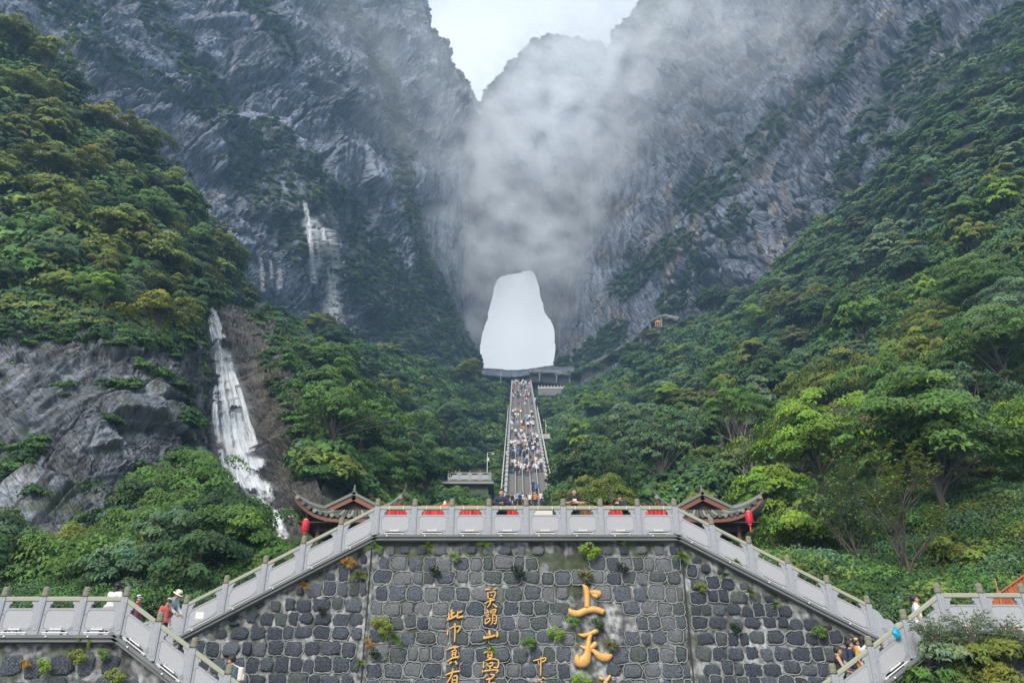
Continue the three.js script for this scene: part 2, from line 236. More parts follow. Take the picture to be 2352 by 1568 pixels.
const gullyGeo = surface([
  [[400, 640, 104], [450, 660, 102], [490, 690, 100], [530, 700, 100], [580, 720, 103], [640, 750, 106]],
  [[410, 780, 82], [470, 790, 84], [500, 800, 86], [545, 810, 86], [600, 820, 85], [660, 830, 84]],
  [[420, 900, 72], [480, 900, 75], [515, 900, 77], [560, 900, 77], [620, 905, 75], [690, 915, 72]],
  [[430, 1010, 66], [490, 1010, 68], [535, 1010, 69], [590, 1010, 69], [650, 1015, 66], [715, 1020, 62]],
  [[440, 1110, 59], [510, 1110, 61], [560, 1110, 62], [610, 1110, 61], [670, 1115, 58], [735, 1120, 55]],
  [[470, 1180, 53], [550, 1180, 54], [600, 1175, 54], [645, 1175, 53], [690, 1180, 51], [750, 1185, 49]],
  [[520, 1270, 44], [590, 1270, 44], [640, 1265, 44], [670, 1265, 44], [710, 1265, 43], [770, 1265, 42]],
], 200, 330, rockField(0.25, 4.5, 1.6, 4, 0.7, 1.5, 0.1), (p, n, px, h, c) => {
  const wet = 1 - smooth(-10, 60, px[0] - (500 + (px[1] - 780) * 0.3));
  rockTone(p, c, { pale: 0.35, tan: 0.9 * (1 - wet), wet: 0.35, s: 0.3, ang: 0.25, base: lerp(0.085, 0.05, wet) });
  { const L = (c[0] + c[1] + c[2]) / 3 * 1.0, k = 0.8 * (1 - wet); c[0] = lerp(c[0], L * 1.14, k); c[1] = lerp(c[1], L * 0.99, k); c[2] = lerp(c[2], L * 0.82, k); }
  mossy(c, 0.6 * smooth(0.3, 0.5, fbm(p.x / 3, p.y / 3, p.z / 3 + 9, 3)));
});
tag(struct('rock_gully', gullyGeo, rockBeds), 'brown layered rock gully carrying the near waterfall');
// ---------------------------------------------------------------- wooded slopes (soil under the trees) and the ground
const soilMat = new THREE.MeshStandardMaterial({ vertexColors: true, roughness: 1 });
const soil = (p, n, px, h, c) => { const f = fbm(p.x / 3, p.y / 3, p.z / 3, 4), L = 0.035 + 0.02 * f; c[0] = L * 0.9; c[1] = L * 1.05; c[2] = L * 0.55; if (px[0] > 1960 && px[0] < 2230 && Math.abs(px[1] - 555 + (px[0] - 2090) * 0.4) < 50) rockTone(p, c, { s: 0.5, base: 0.09 }); };
const bumps = (p) => 1.6 * fbm(p.x / 9, p.y / 9, p.z / 9, 3);
const slopeLeftHigh = surface([ // forest above the outcrop, up to the foot of the left cliff
  [[-200, 60, 104], [40, 110, 103], [170, 270, 104], [300, 350, 112], [440, 510, 124], [540, 660, 136], [640, 760, 150]],
  [[-200, 300, 88], [20, 320, 87], [150, 410, 88], [280, 480, 93], [420, 600, 102], [530, 720, 112], [650, 800, 124]],
  [[-200, 540, 76], [0, 550, 75], [130, 580, 75], [260, 620, 78], [390, 690, 84], [455, 745, 96], [505, 790, 108]],
  [[-200, 740, 66], [0, 750, 65], [130, 760, 65], [250, 770, 66], [360, 790, 70], [415, 800, 78], [440, 820, 88]],
  [[-200, 860, 62], [0, 870, 62], [130, 870, 62], [250, 880, 63], [360, 890, 67], [410, 890, 74], [435, 900, 84]],
], 70, 70, bumps, soil);
const slopeLeftLow = surface([ // forest between the gully and the stairway
  [[560, 670, 150], [690, 760, 168], [800, 800, 190], [900, 830, 216], [1000, 862, 250], [1090, 880, 288], [1168, 905, 302]],
  [[600, 790, 112], [700, 850, 124], [800, 900, 140], [900, 930, 164], [1000, 950, 196], [1090, 965, 226], [1166, 975, 240]],
  [[680, 900, 84], [760, 960, 94], [840, 1000, 108], [930, 1020, 128], [1010, 1035, 152], [1090, 1045, 172], [1160, 1050, 182]],
  [[720, 1020, 66], [790, 1070, 74], [860, 1090, 86], [940, 1110, 100], [1020, 1130, 110], [1090, 1130, 128], [1155, 1120, 138]],
  [[740, 1130, 54], [800, 1160, 58], [870, 1175, 66], [950, 1190, 76], [1030, 1195, 86], [1090, 1195, 96], [1150, 1190, 104]],
  [[760, 1240, 40], [810, 1240, 42], [870, 1240, 46], [950, 1240, 52], [1030, 1240, 60], [1090, 1240, 70], [1150, 1240, 80]],
], 70, 60, bumps, soil);
const bankLeft = surface([ // bushy bank under the outcrop, behind the left landing
  [[-200, 1310, 40], [0, 1310, 40], [120, 1300, 40], [240, 1250, 42], [350, 1145, 50], [450, 1100, 54], [540, 1160, 52], [640, 1215, 46], [760, 1225, 44]],
  [[-200, 1345, 37], [0, 1345, 37], [120, 1335, 37], [240, 1300, 38], [350, 1225, 42], [450, 1195, 45], [540, 1225, 43], [640, 1258, 40], [760, 1270, 38]],
  [[-200, 1380, 34], [0, 1380, 34], [120, 1375, 34], [240, 1350, 34], [350, 1300, 36], [450, 1285, 37], [540, 1295, 36], [640, 1310, 35], [760, 1330, 34]],
  [[-200, 1430, 31], [0, 1430, 31], [120, 1430, 31], [240, 1430, 31], [350, 1420, 31], [450, 1420, 31.5], [540, 1420, 31.5], [640, 1420, 32], [760, 1420, 32]],
], 60, 40, (p) => 0.7 * fbm(p.x / 5, p.y / 5, p.z / 5, 3), soil);
const slopeRight = surface([ // forest right of the stairway
  [[1232, 925, 302], [1300, 905, 296], [1400, 872, 280], [1545, 775, 256], [1690, 715, 232], [1800, 620, 212], [1900, 520, 194], [2020, 420, 172], [2130, 260, 152], [2352, 160, 134], [2560, 90, 128]],
  [[1236, 1000, 226], [1310, 985, 216], [1420, 950, 200], [1560, 880, 182], [1700, 830, 166], [1820, 750, 152], [1930, 670, 138], [2050, 590, 124], [2170, 480, 112], [2352, 400, 100], [2560, 340, 96]],
  [[1244, 1060, 164], [1325, 1050, 152], [1440, 1020, 136], [1580, 970, 122], [1720, 930, 112], [1850, 870, 104], [1960, 810, 96], [2080, 750, 88], [2200, 690, 80], [2352, 640, 74], [2560, 600, 70]],
  [[1252, 1120, 124], [1340, 1115, 112], [1460, 1090, 96], [1600, 1060, 84], [1740, 1030, 78], [1870, 1000, 72], [1990, 970, 68], [2100, 940, 62], [2220, 910, 58], [2352, 880, 54], [2560, 860, 52]],
  [[1262, 1185, 96], [1360, 1185, 80], [1480, 1180, 66], [1620, 1165, 58], [1760, 1160, 53], [1890, 1150, 50], [2010, 1140, 47], [2120, 1130, 44], [2230, 1120, 42], [2352, 1110, 40], [2560, 1100, 40]],
  [[1270, 1240, 76], [1370, 1240, 60], [1500, 1250, 48], [1640, 1270, 42], [1780, 1300, 38], [1900, 1330, 36], [2020, 1340, 35], [2130, 1340, 34], [2240, 1340, 33], [2352, 1340, 32], [2560, 1340, 32]],
  [[1280, 1300, 56], [1380, 1300, 46], [1510, 1310, 40], [1650, 1340, 36], [1790, 1380, 33], [1910, 1420, 31], [2030, 1440, 31], [2140, 1440, 31], [2250, 1440, 31], [2352, 1440, 31], [2560, 1440, 31]],
], 110, 90, (p) => bumps(p) * 0.9, soil);
for (const [g, l] of [[slopeLeftHigh, 'wooded soil slope above the dark outcrop'], [slopeLeftLow, 'wooded soil slope left of the long stairway'], [bankLeft, 'bushy bank behind the left stair landing'], [slopeRight, 'wooded soil slope right of the long stairway']]) tag(struct('hillside', g, soilMat), l);
{ // ground in front and the terrain behind the terrace up to the foot of the stairway
  const g = new THREE.PlaneGeometry(700, 520); g.rotateX(-Math.PI / 2); g.translate(0, 0, -200);
  tag(struct('ground', g, std([0.16, 0.16, 0.155], 0.9, { bumpMap: bumpFine, bumpScale: 0.01 })), 'paved ground in front of the retaining wall');
  const s = new THREE.Shape([[37.5, 0], [37.5, 7.4], [102.9, 25.6], [102.9, 0]].map(([d, y]) => new THREE.Vector2(d, y)));
  const b = new THREE.ExtrudeGeometry(s, { depth: 18, bevelEnabled: false }); b.rotateY(Math.PI / 2); b.translate(-8, 0, 0);
  tag(struct('hillside', strip(b), std([0.04, 0.05, 0.025], 1)), 'bank rising behind the terrace to the foot of the stairway');
}
// ---------------------------------------------------------------- stone materials
function mottle(seed, base, spread, f0 = 10) { return noiseTex(256, torus4(5, f0), seed, 0, 255, (v) => base.map((b, i) => clamp(b + (v - 0.5) * spread[i], 0, 255))); }
const grimy = (seed, base, spread, f0) => noiseTex(512, (a, b, c, d, n) => torus4(5, f0)(a, b, c, d, n) * 0.8 - 1.1 * smooth(0.12, 0.5, torus4(4, 3.2)(a + 3, b, c, d, n)), seed, 0, 255, (v) => base.map((q, i) => clamp(q + (v - 0.5) * spread[i], 0, 255)));
const graniteTex = grimy(31, [150, 155, 163], [58, 56, 56], 22), railTex = mottle(32, [152, 156, 140], [56, 52, 54], 12), capTex = mottle(33, [124, 123, 108], [60, 56, 50], 14);
for (const t of [graniteTex, railTex, capTex]) t.repeat.set(0.8, 0.8);
const granite = new THREE.MeshStandardMaterial({ map: graniteTex, roughness: 0.8, bumpMap: bumpFine, bumpScale: 0.004 }), insetGranite = new THREE.MeshStandardMaterial({ map: mottle(35, [160, 163, 169], [46, 45, 46], 30), roughness: 0.75 });
const railStone = new THREE.MeshStandardMaterial({ map: railTex, roughness: 0.85 }), capStone = new THREE.MeshStandardMaterial({ map: capTex, roughness: 0.85 }), copingStone = new THREE.MeshStandardMaterial({ map: mottle(34, [108, 112, 113], [70, 68, 66], 8), roughness: 0.85 });
const whitePaint = std([0.6, 0.61, 0.62], 0.45), darkMetal = std([0.06, 0.06, 0.065], 0.5, { metalness: 0.4 });

// ---------------------------------------------------------------- balustrades
const capGeo = (() => { const pr = [[0, 0.3], [0.05, 0.297], [0.085, 0.28], [0.092, 0.26], [0.085, 0.24], [0.1, 0.225], [0.1, 0.17], [0.088, 0.155], [0.098, 0.14], [0.1, 0.09], [0.09, 0.075], [0.105, 0.06], [0.1, 0.03], [0.075, 0.02], [0.075, 0]]; return strip(new THREE.LatheGeometry(pr.map(([x, y]) => new THREE.Vector2(x, y)), 14)); })();
const postGeo = (() => { const g = merge([box(0.2, 1.05, 0.2, 0, 0.525, 0, 0.012), box(0.13, 0.8, 0.02, 0, 0.52, 0.1, 0.008)]); return g; })();
function panelShapes(w) { // one slab: foot, frame round the inset, upper opening with cloud brackets
  const h = w / 2, s = new THREE.Shape();
  s.moveTo(-h, 0); s.lineTo(-h * 0.68, 0); s.lineTo(-h * 0.68, 0.05); s.lineTo(-h * 0.6, 0.1); s.lineTo(-h * 0.6, 0.13); s.lineTo(h * 0.6, 0.13); s.lineTo(h * 0.6, 0.1); s.lineTo(h * 0.68, 0.05); s.lineTo(h * 0.68, 0); s.lineTo(h, 0);
  s.lineTo(h, 0.935); s.lineTo(h * 0.6, 0.935);
  s.quadraticCurveTo(h * 0.56, 0.86, h * 0.66, 0.85); s.quadraticCurveTo(h * 0.74, 0.84, h * 0.7, 0.79); s.quadraticCurveTo(h * 0.7, 0.75, h * 0.8, 0.745); s.lineTo(-h * 0.8, 0.745); s.quadraticCurveTo(-h * 0.7, 0.75, -h * 0.7, 0.79); s.quadraticCurveTo(-h * 0.74, 0.84, -h * 0.66, 0.85); s.quadraticCurveTo(-h * 0.56, 0.86, -h * 0.6, 0.935);
  s.lineTo(-h, 0.935); s.lineTo(-h, 0);
  const oct = (S, e) => { const x = h * 0.84 - e, y0 = 0.17 + e, y1 = 0.69 - e, c = 0.07; S.moveTo(-x + c, y0); S.lineTo(x - c, y0); S.quadraticCurveTo(x - c * 0.3, y0 + c * 0.3, x, y0 + c); S.lineTo(x, y1 - c); S.quadraticCurveTo(x - c * 0.3, y1 - c * 0.3, x - c, y1); S.lineTo(-x + c, y1); S.quadraticCurveTo(-x + c * 0.3, y1 - c * 0.3, -x, y1 - c); S.lineTo(-x, y0 + c); S.quadraticCurveTo(-x + c * 0.3, y0 + c * 0.3, -x + c, y0); return S; };
  s.holes.push(oct(new THREE.Path(), 0));
  return [s, oct(new THREE.Shape(), 0.012)];
}
const tubeGeo = (() => merge([new THREE.CylinderGeometry(0.022, 0.022, 0.74, 8).rotateZ(Math.PI / 2).translate(0, 0.055, 0.11), box(0.1, 0.02, 0.05, -0.3, 0.02, 0.09), box(0.1, 0.02, 0.05, 0.3, 0.02, 0.09)]))();
const floodGeo = (() => merge([box(0.34, 0.045, 0.06, 0, 0.15, 0.1, 0.01), box(0.012, 0.1, 0.012, -0.13, 0.19, 0.1), box(0.012, 0.1, 0.012, 0.13, 0.19, 0.1)]))();
// start point, horizontal direction along the run, number of bays, bay length, slope; local +z faces the viewer
function balustrade(name, label, p0, turn, bays, bay, slope, { lamps = true, flood = true, coping = true, endPosts = [1, 1], joints = false } = {}) {
  const t = thing(name, label, 'balustrade', p0, turn, 'carved stone balustrades round the terrace and stairs');
  const [fs, is] = panelShapes(bay - 0.2), frame = shear(strip(new THREE.ExtrudeGeometry(fs, { depth: 0.1, bevelEnabled: true, bevelThickness: 0.008, bevelSize: 0.006, bevelSegments: 1, curveSegments: 5 }).translate(0, 0, -0.05)), slope);
  const inset = shear(strip(new THREE.ExtrudeGeometry(is, { depth: 0.07, bevelEnabled: true, bevelThickness: 0.008, bevelSize: 0.008, bevelSegments: 1, curveSegments: 5 }).translate(0, 0, -0.03)), slope), rail = shear(box(bay - 0.198, 0.13, 0.17, 0, 1.0, 0, 0.02), slope), tg = shear(tubeGeo.clone(), slope), fg = shear(floodGeo.clone(), slope);
  for (let i = 0; i <= bays; i++) if ((i > 0 || endPosts[0]) && (i < bays || endPosts[1])) { const po = part('post', postGeo, granite, t); po.position.set(i * bay, slope * i * bay, 0); const c = part('post_cap', capGeo, capStone, po); c.position.y = 1.05; }
  for (let i = 0; i < bays; i++) {
    const x = (i + 0.5) * bay, y = slope * x, put = (n, g, m, par = t) => { const o = part(n, g, m, par); if (par === t) o.position.set(x, y, 0); return o; };
    const f = put('panel', frame, granite); put('panel_inset', inset, insetGranite, f); const r = put('handrail', rail, railStone);
    if (joints) for (const e of [-0.25, 0.27]) { const j = part('rail_joint', box(0.02, 0.134, 0.174, 0, 1.0, 0), whitePaint, r); j.position.x = e; }
    if (lamps) put('light_tube', tg, whitePaint); if (lamps && flood) put('floodlight', fg, whitePaint);
  }
  if (coping) { const L = bays * bay + 0.3, g = merge([box(L, 0.1, 0.42, L / 2 - 0.15, -0.05, 0.02, 0.015), box(L, 0.1, 0.34, L / 2 - 0.15, -0.152, 0.0, 0.01)]); part('coping', shear(g, slope), copingStone, t); }
  for (let i = 0; i < bays; i++) { const b = part('spotlight', new THREE.SphereGeometry(0.035, 8, 6), whitePaint, t); b.position.set(i * bay + 0.45, slope * (i * bay + 0.45) - 0.06, 0.24); }
  return t;
}
const DF = 28, TY = 7.67, CX0 = -4.93, CX1 = 5.97, BAY = (CX1 - CX0) / 8;
balustrade('balustrade', 'level granite balustrade along the terrace top above the gilded characters', [CX0, TY, -DF], 0, 8, BAY, 0, { joints: true });
const UB = 5, ub = 6.4 / UB, us = 3.42 / 6.4;
balustrade('balustrade', 'sloping balustrade descending left from the terrace along the upper left flight', [CX0 - 6.4, TY - 3.42, -DF], 0, UB, ub, us, { flood: false, endPosts: [1, 0] });
balustrade('balustrade', 'sloping balustrade descending right from the terrace along the upper right flight', [CX1, TY, -DF], 0, UB, ub, -us, { flood: false, endPosts: [0, 1] });
const DN = 23.7, LY = 3.88;
balustrade('balustrade', 'level balustrade of the left landing beside the bushy bank', [-11.4 - 6 * 1.2, LY, -DN], 0, 6, 1.2, 0);
balustrade('balustrade', 'sloping balustrade of the lower left flight, descending toward the middle', [-11.4, LY, -DN], 0, 4, 1.125, -0.625, { endPosts: [0, 1] });
balustrade('balustrade', 'level balustrade of the right landing in front of the orange boards', [12.62, LY + 0.1, -DN], 0, 6, 1.25, 0);
balustrade('balustrade', 'sloping balustrade of the lower right flight, below the group of visitors', [12.62 - 4 * 1.17, LY + 0.1 - 4 * 1.17 * 0.625, -DN], 0, 4, 1.17, 0.625, { endPosts: [1, 0] });
// scroll-shaped end stones at the feet of the upper flights
for (const [sx, x0, l] of [[-1, CX0 - 6.4, 'stepped scroll stone with a drum disc at the foot of the upper left balustrade'], [1, CX1 + 6.4, 'stepped scroll stone with a drum disc at the foot of the upper right balustrade']]) {
  const t = thing('drum_stone', l, 'stone ornament', [x0, TY - 3.42, -DF]), s = new THREE.Shape();
  s.moveTo(0, -0.35); s.lineTo(0, 0.9); s.quadraticCurveTo(0.25, 0.9, 0.36, 0.68); s.quadraticCurveTo(0.4, 0.55, 0.48, 0.55); s.quadraticCurveTo(0.72, 0.55, 0.76, 0.3); s.lineTo(0.8, 0.1); s.lineTo(1.35, 0.0); s.lineTo(1.35, -0.35);
  const g = new THREE.ExtrudeGeometry(s, { depth: 0.14, bevelEnabled: true, bevelThickness: 0.015, bevelSize: 0.012, bevelSegments: 1, curveSegments: 6 }); g.translate(0, 0, -0.07); if (sx < 0) g.rotateY(Math.PI);
  part('scroll', strip(g), granite, t);
  const d = part('drum_disc', merge([new THREE.CylinderGeometry(0.3, 0.3, 0.2, 24).rotateX(Math.PI / 2), new THREE.TorusGeometry(0.27, 0.03, 6, 24).translate(0, 0, 0.1), ...Array.from({ length: 12 }, (_, i) => box(0.012, 0.2, 0.02, 0, 0.13, 0.1).rotateZ(i * Math.PI / 6))]), insetGranite, t); d.position.set(sx * 1.02, 0.18, 0.02);
}
// ---------------------------------------------------------------- masses carrying terrace, flights and landings
{
  const pave = std([0.3, 0.3, 0.29], 0.9, { bumpMap: bumpFine, bumpScale: 0.01 });
  tag(struct('terrace', box(CX1 - CX0 + 0.2, 7.4, 9.2, 0.52, 3.7, -32.85), pave), 'paved terrace behind the balustrade');
  for (const [x, l] of [[-7.35, 'stone base under the left pavilion'], [8.85, 'stone base under the right pavilion']]) tag(struct('terrace', box(3.6, 7.4, 5, x, 3.7, -36.2), pave), l);
  const flight = (name, label, x0, x1, y0, y1, zf, zb, n) => { const s = new THREE.Shape(); s.moveTo(x0, 0); s.lineTo(x0, y0); for (let i = 1; i <= n; i++) { const x = lerp(x0, x1, (i - 1) / n), X = lerp(x0, x1, i / n), y = lerp(y0, y1, i / n); s.lineTo(x, y); s.lineTo(X, y); } s.lineTo(x1, 0); s.closePath?.(); const g = new THREE.ExtrudeGeometry(s, { depth: zb - zf, bevelEnabled: false }); g.translate(0, 0, -zb); tag(struct(name, strip(g), pave), label); };
  flight('stairs', 'upper left flight of stone steps behind its balustrade', CX0 - 6.4, CX0 - 0.02, TY - 3.62, TY - 0.2, 28.16, 31.4, 22);
  flight('stairs', 'upper right flight of stone steps behind its balustrade', CX1 + 6.4, CX1 + 0.02, TY - 3.62, TY - 0.2, 28.16, 31.4, 22);
  flight('stairs', 'lower left flight of stone steps behind its balustrade', -11.4 + 5.9, -11.38, LY - 3.9, LY - 0.2, 23.86, 27.6, 24);
  flight('stairs', 'lower right flight of stone steps behind its balustrade', 12.62 - 5.9, 12.6, LY - 3.8, LY - 0.1, 23.86, 27.6, 24);
  tag(struct('landing', box(10, LY - 0.2, 6.9, -16.42, (LY - 0.2) / 2, -27.31), pave), 'left landing between the flights');
  tag(struct('landing', box(10, LY - 0.1, 6.9, 17.64, (LY - 0.1) / 2, -27.31), pave), 'right landing between the flights');
}
// ---------------------------------------------------------------- rubble retaining walls: mortar bed, single stones, pointing
const rw = rng(5);
const stoneMats = [[0.095, 0.12, 0.16], [0.145, 0.175, 0.215], [0.066, 0.083, 0.118], [0.25, 0.275, 0.3], [0.12, 0.112, 0.125], [0.12, 0.15, 0.155], [0.14, 0.12, 0.08]].map((c, i) => new THREE.MeshStandardMaterial({ color: lin(1, 1, 1), map: mottle(60 + i, c.map((v) => 255 * Math.pow(v * 0.66, 1 / 2.2)), [150, 152, 152], 10 + i * 2 % 7), roughness: 0.72, bumpMap: bumpFine, bumpScale: 0.06 }));
const mortarLight = new THREE.MeshStandardMaterial({ map: mottle(70, [128, 133, 133], [80, 80, 76], 10), roughness: 0.9, bumpMap: bumpFine, bumpScale: 0.012 });
function blob(seed, flat, k = 3.2, n = 20) { // rounded boulder face: outline of a squarish ring, domed
  const r = rng(seed), P = [], I = [], U = [], a0 = r() * 6, jit = Array.from({ length: n }, () => 1 - 0.2 * r()), rad = (a) => Math.pow(Math.pow(Math.abs(Math.cos(a)), k) + Math.pow(Math.abs(Math.sin(a)), k), -1 / k);
  const rings = [[1, -0.06], [0.97, 0.02], [0.84, 0.055], [0.5, 0.07]];
  rings.forEach(([s, z]) => { for (let i = 0; i < n; i++) { const a = i / n * 6.28319, q = rad(a) * jit[i] * s; P.push(q * Math.cos(a) * 0.5, q * Math.sin(a) * 0.5, z * flat * (1 + 0.35 * Math.sin(a + a0) * s) + (z > 0 ? 0.03 * (r() - 0.5) : 0)); U.push(P[P.length - 3] + seed * 0.37, P[P.length - 2] + seed * 0.21); } });
  P.push(0, 0, 0.075 * flat); U.push(seed * 0.37, seed * 0.21);
  for (let q = 0; q < 3; q++) for (let i = 0; i < n; i++) { const j = (i + 1) % n, A = q * n + i, B = q * n + j; I.push(A, B, A + n, B, B + n, A + n); }
  for (let i = 0; i < n; i++) I.push(3 * n + i, 3 * n + (i + 1) % n, 4 * n);
  const g = new THREE.BufferGeometry(); g.setAttribute('position', new THREE.Float32BufferAttribute(P, 3)); g.setAttribute('uv', new THREE.Float32BufferAttribute(U, 2)); g.setIndex(I); g.computeVertexNormals(); g.userData.rad = (a, i) => rad(a) * jit[i]; return g;
}
const boulders = Array.from({ length: 12 }, (_, i) => blob(100 + i, 0.55 + 0.45 * (i % 3) / 2, 3 + (i % 4) * 1.1));
function rubbleWall(label, x0, x1, y0, top, z, { cw = 0.72, ch = 0.6, mossK = 1, beads = 0.8, fill = [0.9, 0.89], tones = [0, 1, 2, 3, 4, 5], skip, dark = 1, ys } = {}) {
  const t = thing('retaining_wall', label, 'stone wall', [0, 0, 0]), nx = Math.round((x1 - x0) / 0.06), ny = Math.round(7 / 0.06), P = [], C = [], I = [], U = [], topMax = 8;
  // bed of mortar, uneven, with moss and soot-dark weathering in patches
  for (let j = 0; j <= ny; j++) for (let i = 0; i <= nx; i++) {
    const x = lerp(x0, x1, i / nx), y = lerp(y0, top(x), j / ny), f = fbm(x * 0.8, y * 0.8, z, 4), g = fbm(x * 4, y * 3.4, z, 5, n3b), m = mossK * smooth(0.16, 0.34, fbm(x * 0.55 + 3, y * 0.7, z * 2, 4, n3b) + 0.22 * smooth(1.6, 0, top(x) - y)), drip = smooth(0.05, 0.4, fbm(x * 1.3, y * 0.16, z + 7, 4));
    P.push(x, y, z + 0.035 * f + 0.04 * g); U.push(x, y);
    let L = (0.2 + 0.12 * f + 0.3 * g) * (1 - 0.7 * drip) * dark; L += 0.16 * smooth(0.12, 0.42, fbm(x * 1.5 + 9, y * 0.25, z + 3, 4, n3b)) * (0.6 + 0.8 * g); L = clamp(L, 0.03, 0.5); const c = [L * 0.95, L * 1.0, L * 1.04]; mossy(c, clamp(m, 0, 0.85)); C.push(...c);
  }
  for (let j = 0; j < ny; j++) for (let i = 0; i < nx; i++) { const A = j * (nx + 1) + i, D = A + nx + 1; I.push(A, A + 1, D, A + 1, D + 1, D); }
  const g = new THREE.BufferGeometry(); g.setAttribute('position', new THREE.Float32BufferAttribute(P, 3)); g.setAttribute('uv', new THREE.Float32BufferAttribute(U, 2)); g.setAttribute('color', new THREE.Float32BufferAttribute(C, 3)); g.setIndex(I); g.computeVertexNormals();
  const bed = part('mortar_bed', g, new THREE.MeshStandardMaterial({ vertexColors: true, roughness: 0.9, bumpMap: bumpFine, bumpScale: 0.02 }), t);
  const sh = new THREE.Shape(); sh.moveTo(x0 + 0.02, 0); sh.lineTo(x0 + 0.02, top(x0) - 0.05); sh.lineTo(x1 - 0.02, top(x1) - 0.05); sh.lineTo(x1 - 0.02, 0);
  part('wall_core', strip(new THREE.ExtrudeGeometry(sh, { depth: 0.3, bevelEnabled: false }).translate(0, 0, z - 0.42)), copingStone, t);
  const rings = [];
  for (let row = 0, y = (ys ?? y0) + ch / 2; y < topMax; row++) {
    const h = ch * (0.9 + 0.2 * rw());
    for (let x = x0 + 0.1 + (row % 2) * cw * 0.4 * rw(); x < x1 - 0.2;) {
      let w = cw * (0.62 + 0.62 * rw()); if (x + w * 1.02 > x1 - 0.06) { w = x1 - 0.06 - x; if (w < cw * 0.3) break; } const cx = x + w / 2, cy = y + (rw() - 0.5) * 0.1; x += w;
      if (cx + w * 0.45 < x1 && !(skip && skip(cx, cy)) && Math.min(top(cx - w / 2), top(cx + w / 2)) - 0.12 < cy + h * 0.42 && Math.min(top(cx - w * 0.3), top(cx + w * 0.3)) - 0.1 > cy - h * 0.1) { const o = part('stone', boulders[Math.floor(rw() * boulders.length)], stoneMats[tones[Math.floor(rw() * tones.length)]], t), q = Math.min(top(cx - w * 0.3), top(cx + w * 0.3)) - 0.1 - (cy - h * 0.45); o.position.set(cx, cy - h * 0.45 + q / 2, z + 0.015); o.scale.set(w * 0.66, Math.min(h * 0.8, q * 0.9), 1); continue; }
      if (cx + w * 0.45 > x1 || Math.min(top(cx - w / 2), top(cx + w / 2)) - 0.12 < cy + h * 0.42 || (skip && skip(cx, cy))) continue;
      const G = boulders[Math.floor(rw() * boulders.length)], o = part('stone', G, stoneMats[tones[Math.floor(Math.pow(rw(), 0.9) * tones.length)]], t), sw = w * (fill[0] + 0.12 * rw()), shh = h * (fill[1] + 0.12 * rw());
      o.position.set(cx, cy, z + 0.015); o.scale.set(sw, shh, 1); o.rotation.z = (rw() - 0.5) * 0.18;
      if (rw() < beads) { // raised ring of pointing round the stone
        const pts = [], q = G.userData.rad, rot = o.rotation.z, n = 20; for (let i = 0; i <= n; i++) { const a = i / n * 6.28319, R = q(a, i % n) * 0.5, px = R * Math.cos(a) * (sw + 0.07), py = R * Math.sin(a) * (shh + 0.07); pts.push(V(cx + px * Math.cos(rot) - py * Math.sin(rot), cy + px * Math.sin(rot) + py * Math.cos(rot), z + 0.03)); }
        const tb = tube(pts, 0.016 + 0.012 * rw(), undefined, 5); for (let i = 0; i < tb.attributes.uv.count; i++) tb.attributes.uv.setXY(i, tb.attributes.position.getX(i), tb.attributes.position.getY(i)); rings.push(tb);
      }
    }
    y += h;
  }
  if (rings.length) tag(part('pointing', merge(rings), mortarLight, t), null, null, null, 'stuff');
  return t;
}
const WZ = -28.12;
const bare = (x, y) => (x > 2.05 && x < 3.05 && y < 6.2) || (x > 1.2 && x < 2.9 && y > 6.3) || (x > 2.9 && x < 4.4 && y > 3 && y < 6 && Math.hypot(x - 3.4, (y - 4.5) * 0.8) < 0.7);
rubbleWall('tall rubble wall of ringed boulders carrying the gilded characters below the terrace', CX0 - 0.1, CX1 + 0.1, 0.9, () => TY - 0.21, WZ, { skip: bare, mossK: 1.5, cw: 0.6, ch: 0.52, ys: 1.9, tones: [0, 1, 3, 5, 3, 1, 3, 1, 5] });
rubbleWall('rubble wing wall of dark boulders under the upper left flight', CX0 - 6.6, CX0 - 0.14, 0.3, (x) => TY - 0.22 + (x - CX0) * us, WZ, { mossK: 0.55, beads: 0.35, cw: 0.58, ch: 0.5, ys: 1.6, fill: [0.92, 0.91], tones: [0, 2, 2, 1, 0, 5, 0, 2], dark: 1.1 });
rubbleWall('rubble wing wall of dark boulders under the upper right flight', CX1 + 0.14, CX1 + 6.6, 0.3, (x) => TY - 0.22 - (x - CX1) * us, WZ, { mossK: 0.6, beads: 0.4, cw: 0.56, ch: 0.48, ys: 1.6, fill: [0.92, 0.91], tones: [0, 2, 2, 0, 2, 5, 2, 1], dark: 1.05 });
rubbleWall('rough weathered stone wall below the left landing and lower left flight', -18.8, -6.9, 0.3, (x) => (x < -11.4 ? LY : LY + (x + 11.4) * -0.625) - 0.22, -DN - 0.1, { mossK: 0.7, beads: 0, cw: 0.8, ch: 0.62, fill: [0.92, 0.9], tones: [2, 0, 2, 5, 4, 2, 1, 0], dark: 0.9 });
rubbleWall('dark overgrown stone wall below the right landing and lower right flight', 7.9, 20.2, 0.3, (x) => (x > 12.62 ? LY + 0.1 : LY + 0.1 + (x - 12.62) * 0.625) - 0.22, -DN - 0.1, { mossK: 1.2, beads: 0, cw: 0.8, ch: 0.62, fill: [0.9, 0.9], tones: [2, 0, 2, 5, 2, 0], dark: 0.7 });
// upright expansion joints between the walls
for (const [x, l] of [[CX0 - 0.12, 'dark upright joint between the middle wall and the left wing wall'], [CX1 + 0.12, 'mossy upright joint between the middle wall and the right wing wall']]) tag(part('wall_joint', box(0.05, 7.0, 0.06, x, 3.7, WZ - 0.01), std([0.03, 0.032, 0.03], 0.9), scene), l, 'wall joint');
